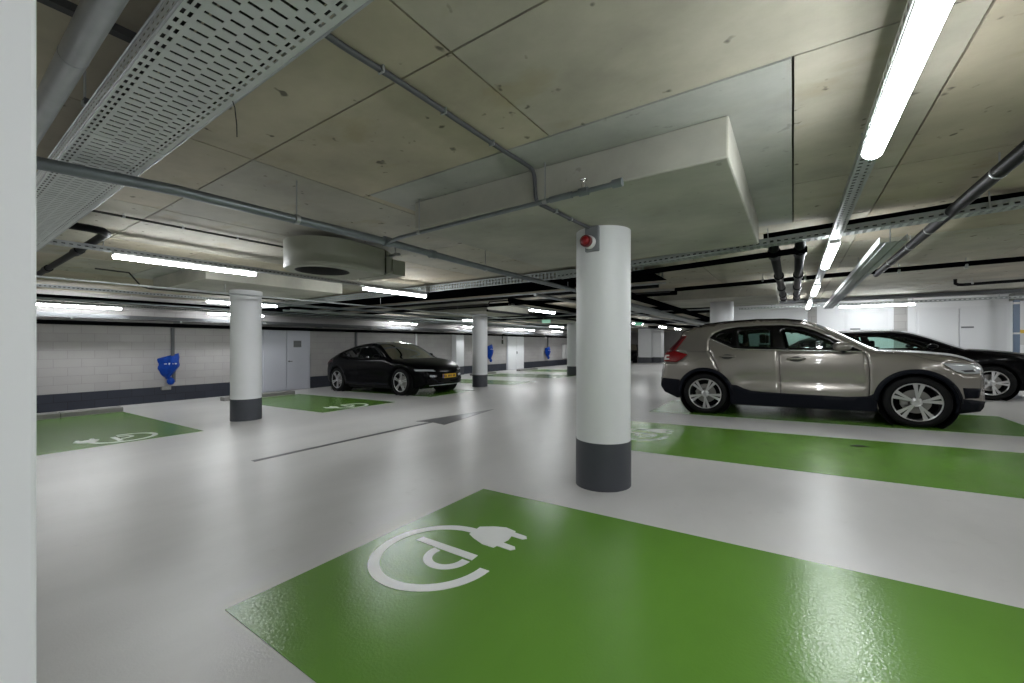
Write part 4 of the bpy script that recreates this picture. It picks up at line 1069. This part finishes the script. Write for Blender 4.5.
    seg('roof', [(-.22, 1.525), (0, 1.572), (.42, 1.607), (.86, 1.615), (1.2, 1.600), (1.46, 1.552)], (-.02, .03), (.035, .045), paint)
    seg('windscreen', [(1.46, 1.552), (1.66, 1.455), (1.9, 1.305), (2.14, 1.145), (2.27, 1.075)], (.03, .13), (.045, .02), M['wglass'])
    seg('bonnet', [(2.27, 1.075), (2.6, 1.055), (2.94, 1.015), (3.13, .975), (3.28, .905)], (.13, .11), (.02, .02), paint)
    seg('grille', [(3.28, .905), (3.35, .835), (3.375, .74), (3.37, .61)], (.11, .11), (.02, 0), M['gloss'])
    seg('front_bumper', [(3.37, .61), (3.385, .50), (3.38, .36), (3.33, .27), (3.05, .22)], (.11, .05), (0, -.02), paint)
    b = MB(); b.bbox(-.45, 3.05, -.62, .62, .20, .50, .03); b.bbox(.50, 2.2, -.84, .84, .20, .42, .03); b.build('underbody', M['inter'], t)
    b = MB(); b.bbox(-.60, 2.25, -.72, .72, .50, .56, .02); b.build('cabin_floor', M['inter'], t)
    # dashboard, wheel, seats
    b = MB(); b.bbox(1.75, 2.25, -.72, .72, .85, 1.06, .05); b.build('dashboard', M['inter'], t)
    b = MB(); pts_ = [(1.66 + .06 * math.sin(a) , .38 + .185 * math.cos(a), 1.06 + .17 * math.sin(a)) for a in [2 * PI * k / 28 for k in range(29)]]
    b.tube(pts_, .016, 8, cap=False); b.tube([(1.66, .20, 1.06), (1.68, .38, 1.05), (1.66, .56, 1.06)], .018, 6); b.tube([(1.68, .38, 1.05), (1.80, .38, .98)], .03, 8)
    b.build('steering_wheel', M['inter'], t)
    for sx, ys_ in ((.95, (-.38, .38)), (.10, (-.45, .0, .45))):
        for sy in ys_:
            b = MB(); wd = .24 if len(ys_) == 2 else .21
            b.bbox(sx, sx + .50, sy - wd, sy + wd, .56, .74, .05)
            P = [(sx - .02, .70), (sx + .12, .72), (sx - .02, 1.20), (sx - .13, 1.20)]
            b.add([(x, sy - wd, z) for x, z in P] + [(x, sy + wd, z) for x, z in P], [(0, 1, 2, 3), (7, 6, 5, 4), (0, 4, 5, 1), (1, 5, 6, 2), (2, 6, 7, 3), (3, 7, 4, 0)])
            b.bbox(sx - .13, sx - .04, sy - .12, sy + .12, 1.22, 1.38, .03)
            b.build('seat', M['inter'], t)
    for sd in (-1, 1):
        wheel(t, 0, sd * (W - .125), sd, .357, .268, 'double', rot=.55); wheel(t, 2.70, sd * (W - .125), sd, .357, .268, 'double', rot=0.12)

M['paintd'] = simple('seam_shadow_line', (.07, .065, .06), .5)
suv = empty('suv', (-1.26, 7.88 + .80 + .115, fz(-1.26)), 'warm grey metallic SUV parked on the right with its nose to the right', 'car')
suv.rotation_euler = (0, -math.atan(SL), math.radians(-1.0))
build_suv(suv, M['paint'])

# ---- black coupe with sloping tail, and hatchback
def build_dark(t, prof, paint, style, detail=True):
    side, W, WB, R = prof['side'], prof['W'], prof['WB'], prof['R']
    top = make_Z(side); belt = prof['belt']; xn = prof['xn']; xr = prof['xr']
    def S(x, z):
        e = 0
        if x < .2: e += prof['er'] * (min(1.05, (.2 - x) / (.2 - xr))) ** 2.4
        if x > WB - .2: e += prof['ef'] * (min(1.05, (x - WB + .2) / (xn - WB + .2))) ** 2.4
        s_ = W - e
        if z < .55: s_ -= .05 * ((.55 - z) / .35) ** 2
        bz = belt
        if z > bz: s_ -= .48 * (z - bz)
        if z > bz - .2: s_ -= .03 * (min(1, (z - bz + .2) / .2)) ** 2
        f = max(0, min(1, (x - .4) / .3)) * max(0, min(1, (WB - .4 - x) / .3))
        s_ -= f * .03 * math.exp(-((z - .52) / .09) ** 2)
        d = top(x) - z
        if d < .12: s_ -= .06 * ((.12 - max(0, d)) / .12) ** 2
        for wx in (0, WB): s_ += .015 * math.exp(-((x - wx) / .4) ** 2 - ((z - .70) / .18) ** 2)
        return s_
    A = [circ(0, R, R + .045), circ(WB, R, R + .045)]
    for sd in (-1, 1):
        cuts = list(A) + [prof['dlo']] + ([prof['tail']] if prof.get('tail') else [])
        side_panel('body_side', side, cuts, S, sd, paint, t, h=.08)
        gl = prof['glass']
        side_panel('window_surround', prof['dlo'], gl, S, sd, M['gloss'], t, off=-.003, h=.08)
        for q in gl: side_panel('side_window', q, [], S, sd, prof['gm'], t, off=-.007, thick=0, h=.1)
        if prof.get('tail'): side_panel('tail_lamp', prof['tail'], [], S, sd, M['taild'], t, off=.004, thick=.02, h=.05)
        for sx in prof['seams']:
            b = MB(); b.tube([(x, sd * (S(x, z) + .0005), z) for x, z in resample(sx, .06, False)], .003, 5); b.build('door_seam', M['inter'], t)
        for wx in (0, WB):
            b = MB(); b.lathe([(R + .05, sd * .60), (R + .05, sd * (W - .04))], (wx, 0, R), 'Y', 36); b.lathe([(0, sd * .60), (R + .05, sd * .60)], (wx, 0, R), 'Y', 36); b.build('wheel_housing', M['inter'], t)
            wheel(t, wx, sd * (W - .125), sd, R, prof['rimr'], style, rot=.3 if wx else .8)
        b = MB(); b.tube([(x, sd * (S(x, .3) + .004), z) for x, z in ((R + .12, .30), (WB / 2, .29), (WB - R - .12, .30))], .022, 8); b.build('sill_strip', M['clad'], t)
        mx, mz = prof['mirror']; b = MB(); vs = []
        for j in range(9):
            ph = PI * j / 8
            for i in range(12):
                a = 2 * PI * i / 12; vs.append((mx + .09 * math.cos(a) * math.sin(ph), sd * (S(mx, mz - .06) + .12 - .10 * math.cos(ph)), mz + .055 * math.sin(a) * math.sin(ph)))
        b.add(vs, [(j * 12 + i, j * 12 + (i + 1) % 12, (j + 1) * 12 + (i + 1) % 12, (j + 1) * 12 + i) for j in range(8) for i in range(12)], 0, True)
        b.tube([(mx + .02, sd * (S(mx, mz - .1) - .02), mz - .06), (mx, sd * (S(mx, mz - .1) + .08), mz - .02)], .02, 6); b.build('door_mirror', paint, t)
    for name, P, dx, dz, mt in prof['loft']:
        P = smooth2(P, 4); m = len(P)
        B = [(dx[0] + (dx[1] - dx[0]) * i / (m - 1), dz[0] + (dz[1] - dz[0]) * i / (m - 1)) for i in range(m)]
        loft(name, P, S, B, mt, t)
    b = MB(); b.bbox(-.5, WB + .45, -.6, .6, .16, .5, .03); b.bbox(R + .12, WB - R - .12, -W + .1, W - .1, .16, .48, .03); b.build('underbody', M['inter'], t)
    if prof.get('cabin'):
        b = MB(); b.bbox(-.3, prof['cabin'], -W + .2, W - .2, .5, .56, .02); b.bbox(prof['cabin'] - .4, prof['cabin'], -W + .22, W - .22, .6, belt - .02, .04); b.build('dashboard', M['inter'], t)
        for sx, ys_ in ((prof['cabin'] - 1.25, (-.38, .38)), (prof['cabin'] - 2.1, (-.4, .4))):
            for sy in ys_:
                b = MB(); b.bbox(sx, sx + .5, sy - .24, sy + .24, .5, .68, .05); b.bbox(sx - .12, sx + .06, sy - .24, sy + .24, .6, 1.10, .06); b.bbox(sx - .10, sx - .02, sy - .12, sy + .12, 1.08, 1.24, .03); b.build('seat', M['inter'], t)
    return S

coupe = dict(W=.975, WB=3.0, R=.375, rimr=.275, belt=1.00, xn=3.86, xr=-.88, er=.14, ef=.30,
    side=[(-.50, .24), (-.80, .34), (-.87, .56), (-.86, .80), (-.80, .98), (-.72, 1.03), (-.38, 1.13), (0.0, 1.245), (.36, 1.345), (.80, 1.435), (1.22, 1.475), (1.60, 1.470), (1.85, 1.415), (2.10, 1.285), (2.42, 1.095), (2.62, 1.00), (2.95, .955), (3.30, .885), (3.60, .800), (3.76, .72), (3.83, .62), (3.86, .50), (3.84, .36), (3.76, .26), (3.45, .21)],
    dlo=[(.02, 1.165), (.36, 1.275), (.80, 1.365), (1.22, 1.405), (1.58, 1.395), (1.80, 1.34), (2.05, 1.21), (2.40, 1.03), (1.6, 1.03), (.6, 1.055)],
    glass=[[(.16, 1.155), (.42, 1.245), (.80, 1.330), (1.0, 1.350), (1.02, 1.07), (.6, 1.080)], [(1.12, 1.065), (1.10, 1.360), (1.30, 1.372), (1.56, 1.362), (1.76, 1.31), (2.0, 1.19), (2.24, 1.062), (1.6, 1.055)]],
    gm=M['bglass'], tail=[(-.855, .84), (-.80, .95), (-.35, 1.00), (-.35, .96), (-.70, .90)],
    seams=[[(.30, 1.05), (.42, .78), (.52, .45)], [(1.07, 1.03), (1.09, .36)], [(2.38, 1.02), (2.44, .8), (2.42, .36)], [(2.62, .985), (3.3, .86)]],
    mirror=(2.12, 1.10), cabin=2.5,
    loft=[('rear_bumper', [(-.50, .24), (-.80, .34), (-.87, .56)], (-.05, -.05), (0, 0), M['bpaint']),
          ('tailgate', [(-.87, .56), (-.86, .80), (-.80, .98), (-.72, 1.03)], (-.05, -.03), (0, .04), M['bpaint']),
          ('rear_window', [(-.72, 1.03), (-.38, 1.13), (0.0, 1.245), (.36, 1.345)], (-.03, 0), (.04, .055), M['bpaint']),
          ('roof', [(.36, 1.345), (.80, 1.435), (1.22, 1.475), (1.60, 1.470)], (0, .05), (.055, .05), M['gloss']),
          ('windscreen', [(1.60, 1.470), (1.85, 1.415), (2.10, 1.285), (2.42, 1.095), (2.62, 1.00)], (.05, .22), (.05, .01), M['wglass']),
          ('bonnet', [(2.62, 1.00), (2.95, .955), (3.30, .885), (3.60, .800), (3.76, .72)], (.22, .13), (.01, .02), M['bpaint']),
          ('front_face', [(3.76, .72), (3.83, .62), (3.86, .50)], (.13, .13), (.02, 0), M['bpaint']),
          ('front_bumper', [(3.86, .50), (3.84, .36), (3.76, .26), (3.45, .21)], (.13, .05), (0, -.02), M['gloss'])])
def squeeze(P): return [((x * .84 if x < 0 else x if x < 3.2 else 3.2 + (x - 3.2) * .90), z) for x, z in P]
coupe['side'] = squeeze(coupe['side']); coupe['tail'] = squeeze(coupe['tail']); coupe['xn'] = 3.795; coupe['xr'] = -.74
coupe['loft'] = [(n_, squeeze(P_), a_, b__, m_) for n_, P_, a_, b__, m_ in coupe['loft']]
bk = empty('coupe', (-11.90, 7.61 + .92, fz(-11.9)), 'glossy black coupe with a sloping tail parked nose out at the left', 'car')
bk.rotation_euler = (0, -math.atan(SL), math.radians(-.3))
Sc = build_dark(bk, coupe, M['bpaint'], 'five')
def front_y(S_, x, z, dx, v): return (x + dx * (1 - abs(v) ** 2.4), v * S_(x, z), z)
for sd in (-1, 1):
    b = MB(); vs = []
    for k in range(9):
        v = sd * (.70 + .38 * k / 8)
        vv = max(-1, min(1, v)); x0 = front_y(Sc, 3.745, .68, .13, vv)
        ext = max(0, abs(v) - 1) * 3
        for (zz, d) in ((.70 + .02 * k / 8, .012), (.655 + .02 * k / 8, .016)):
            p = front_y(Sc, 3.72 - (zz - .70) * 1.2 - ext, zz, .13, vv); vs.append((p[0] + d, p[1] + sd * .01, p[2]))
    b.add(vs, [(2 * k, 2 * k + 1, 2 * k + 3, 2 * k + 2) for k in range(8)])
    o = b.build('daytime_lamp', M['lampc'], bk); mm = o.modifiers.new('thickness', 'SOLIDIFY'); mm.thickness = .01
    b = MB()
    for (v, zz) in ((.80, .52), (.87, .52), (.93, .53)):
        p = front_y(Sc, 3.795, zz, .13, sd * v); b.lathe([(.0, .015), (.028, .012), (.034, -.02)], (p[0] + .0, p[1], p[2]), 'X', 16)
    b.build('headlamp', M['lampc'], bk)
    b = MB(); pl = [front_y(Sc, 3.795, z_, .13, sd * v_) for v_, z_ in ((.35, .30), (.62, .34), (.80, .44), (.97, .46))]
    b.tube([(p[0] + .004, p[1], p[2]) for p in pl], .018, 8); b.build('bumper_blade', M['clad'], bk)
b = MB(); pl = [front_y(Sc, 3.745, .27, .13, v_ / 10) for v_ in range(-9, 10)]
b.tube([(p[0] + .012, p[1], p[2]) for p in pl], .013, 8); b.build('lip_strip', M['galv'], bk)
b = MB(); cxp = 3.795 + .13 + .02
b.box(cxp, cxp + .012, -.26, .26, .46, .57); pb = b.build('number_plate', M['plate'], bk)
b = MB(); b.box(cxp + .012, cxp + .0135, -.26, -.225, .462, .568); b.build('plate_band', M['platew'], pb)
b = MB()
for k, yy in enumerate((-.19, -.135, -.05, .005, .06, .145, .20)): 
    b.box(cxp + .012, cxp + .014, yy - .018, yy + .018, .482, .548)
b.build('plate_characters', M['plateink'], pb)

hatch = dict(W=.93, WB=2.75, R=.345, rimr=.245, belt=.98, xn=3.62, xr=-.80, er=.14, ef=.28,
    side=[(-.45, .24), (-.72, .34), (-.80, .56), (-.79, .80), (-.76, 1.0), (-.62, 1.12), (-.35, 1.27), (.0, 1.385), (.4, 1.435), (.9, 1.455), (1.35, 1.445), (1.60, 1.395), (1.95, 1.245), (2.25, 1.09), (2.42, 1.015), (2.75, .98), (3.10, .925), (3.35, .855), (3.52, .76), (3.60, .62), (3.62, .45), (3.58, .30), (3.45, .22), (3.15, .20)],
    dlo=[(-.15, 1.19), (.05, 1.29), (.4, 1.355), (.9, 1.38), (1.32, 1.37), (1.56, 1.32), (1.90, 1.17), (2.22, 1.01), (1.3, 1.01), (.3, 1.04)],
    glass=[[(.02, 1.12), (.12, 1.24), (.42, 1.31), (.80, 1.330), (.82, 1.06), (.3, 1.075)], [(1.02, 1.045), (.92, 1.335), (1.28, 1.335), (1.52, 1.285), (1.84, 1.14), (2.05, 1.045)]],
    gm=M['glass'], tail=None, seams=[[(.25, 1.03), (.45, .45)], [(.90, 1.01), (.93, .36)], [(2.15, 1.0), (2.2, .36)], [(2.42, 1.0), (3.3, .84)]],
    mirror=(1.92, 1.09), cabin=2.35,
    loft=[('rear_bumper', [(-.45, .24), (-.72, .34), (-.80, .56)], (-.05, -.09), (0, 0), M['bpaint']),
          ('tailgate', [(-.80, .56), (-.79, .80), (-.76, 1.0)], (-.09, -.06), (0, .0), M['bpaint']),
          ('rear_window', [(-.76, 1.0), (-.62, 1.12), (-.35, 1.27), (.0, 1.385)], (-.06, 0), (.0, .05), M['bglass']),
          ('roof', [(.0, 1.385), (.4, 1.435), (.9, 1.455), (1.35, 1.445)], (0, .05), (.05, .05), M['bpaint']),
          ('windscreen', [(1.35, 1.445), (1.60, 1.395), (1.95, 1.245), (2.25, 1.09), (2.42, 1.015)], (.05, .18), (.05, .01), M['wglass']),
          ('bonnet', [(2.42, 1.015), (2.75, .98), (3.10, .925), (3.35, .855)], (.18, .18), (.01, .02), M['bpaint']),
          ('front_face', [(3.35, .855), (3.52, .76), (3.60, .62), (3.62, .45)], (.18, .17), (.02, 0), M['bpaint']),
          ('front_bumper', [(3.62, .45), (3.58, .30), (3.45, .22), (3.15, .20)], (.17, .06), (0, -.02), M['gloss'])])
hb = empty('hatchback', (.50, 12.06 + .90, fz(.5)), 'black hatchback parked behind the grey SUV, only its front showing', 'car')
hb.rotation_euler = (0, -math.atan(SL), 0)
build_dark(hb, hatch, M['bpaint'], 'double')
fc = copy_thing(hb, 'tiny dark car far behind, between the central column and the white pillars', (-11.2, 34.2, fz(-11.2)), math.radians(-82))
fc.name = 'hatchback.001'

# ------------------------------------------------------------------ world and output
w = bpy.data.worlds.new('world'); SC.world = w; w.use_nodes = True
w.node_tree.nodes['Background'].inputs[0].default_value = (.02, .02, .02, 1)
SC.view_settings.view_transform = 'Standard'; SC.view_settings.look = 'None'; SC.view_settings.gamma = 1
SC.view_settings.use_curve_mapping = False; SC.view_settings.exposure = 1.2
try:
    SC.cycles.use_denoising = True; SC.cycles.max_bounces = 8; SC.cycles.diffuse_bounces = 5
except Exception: pass
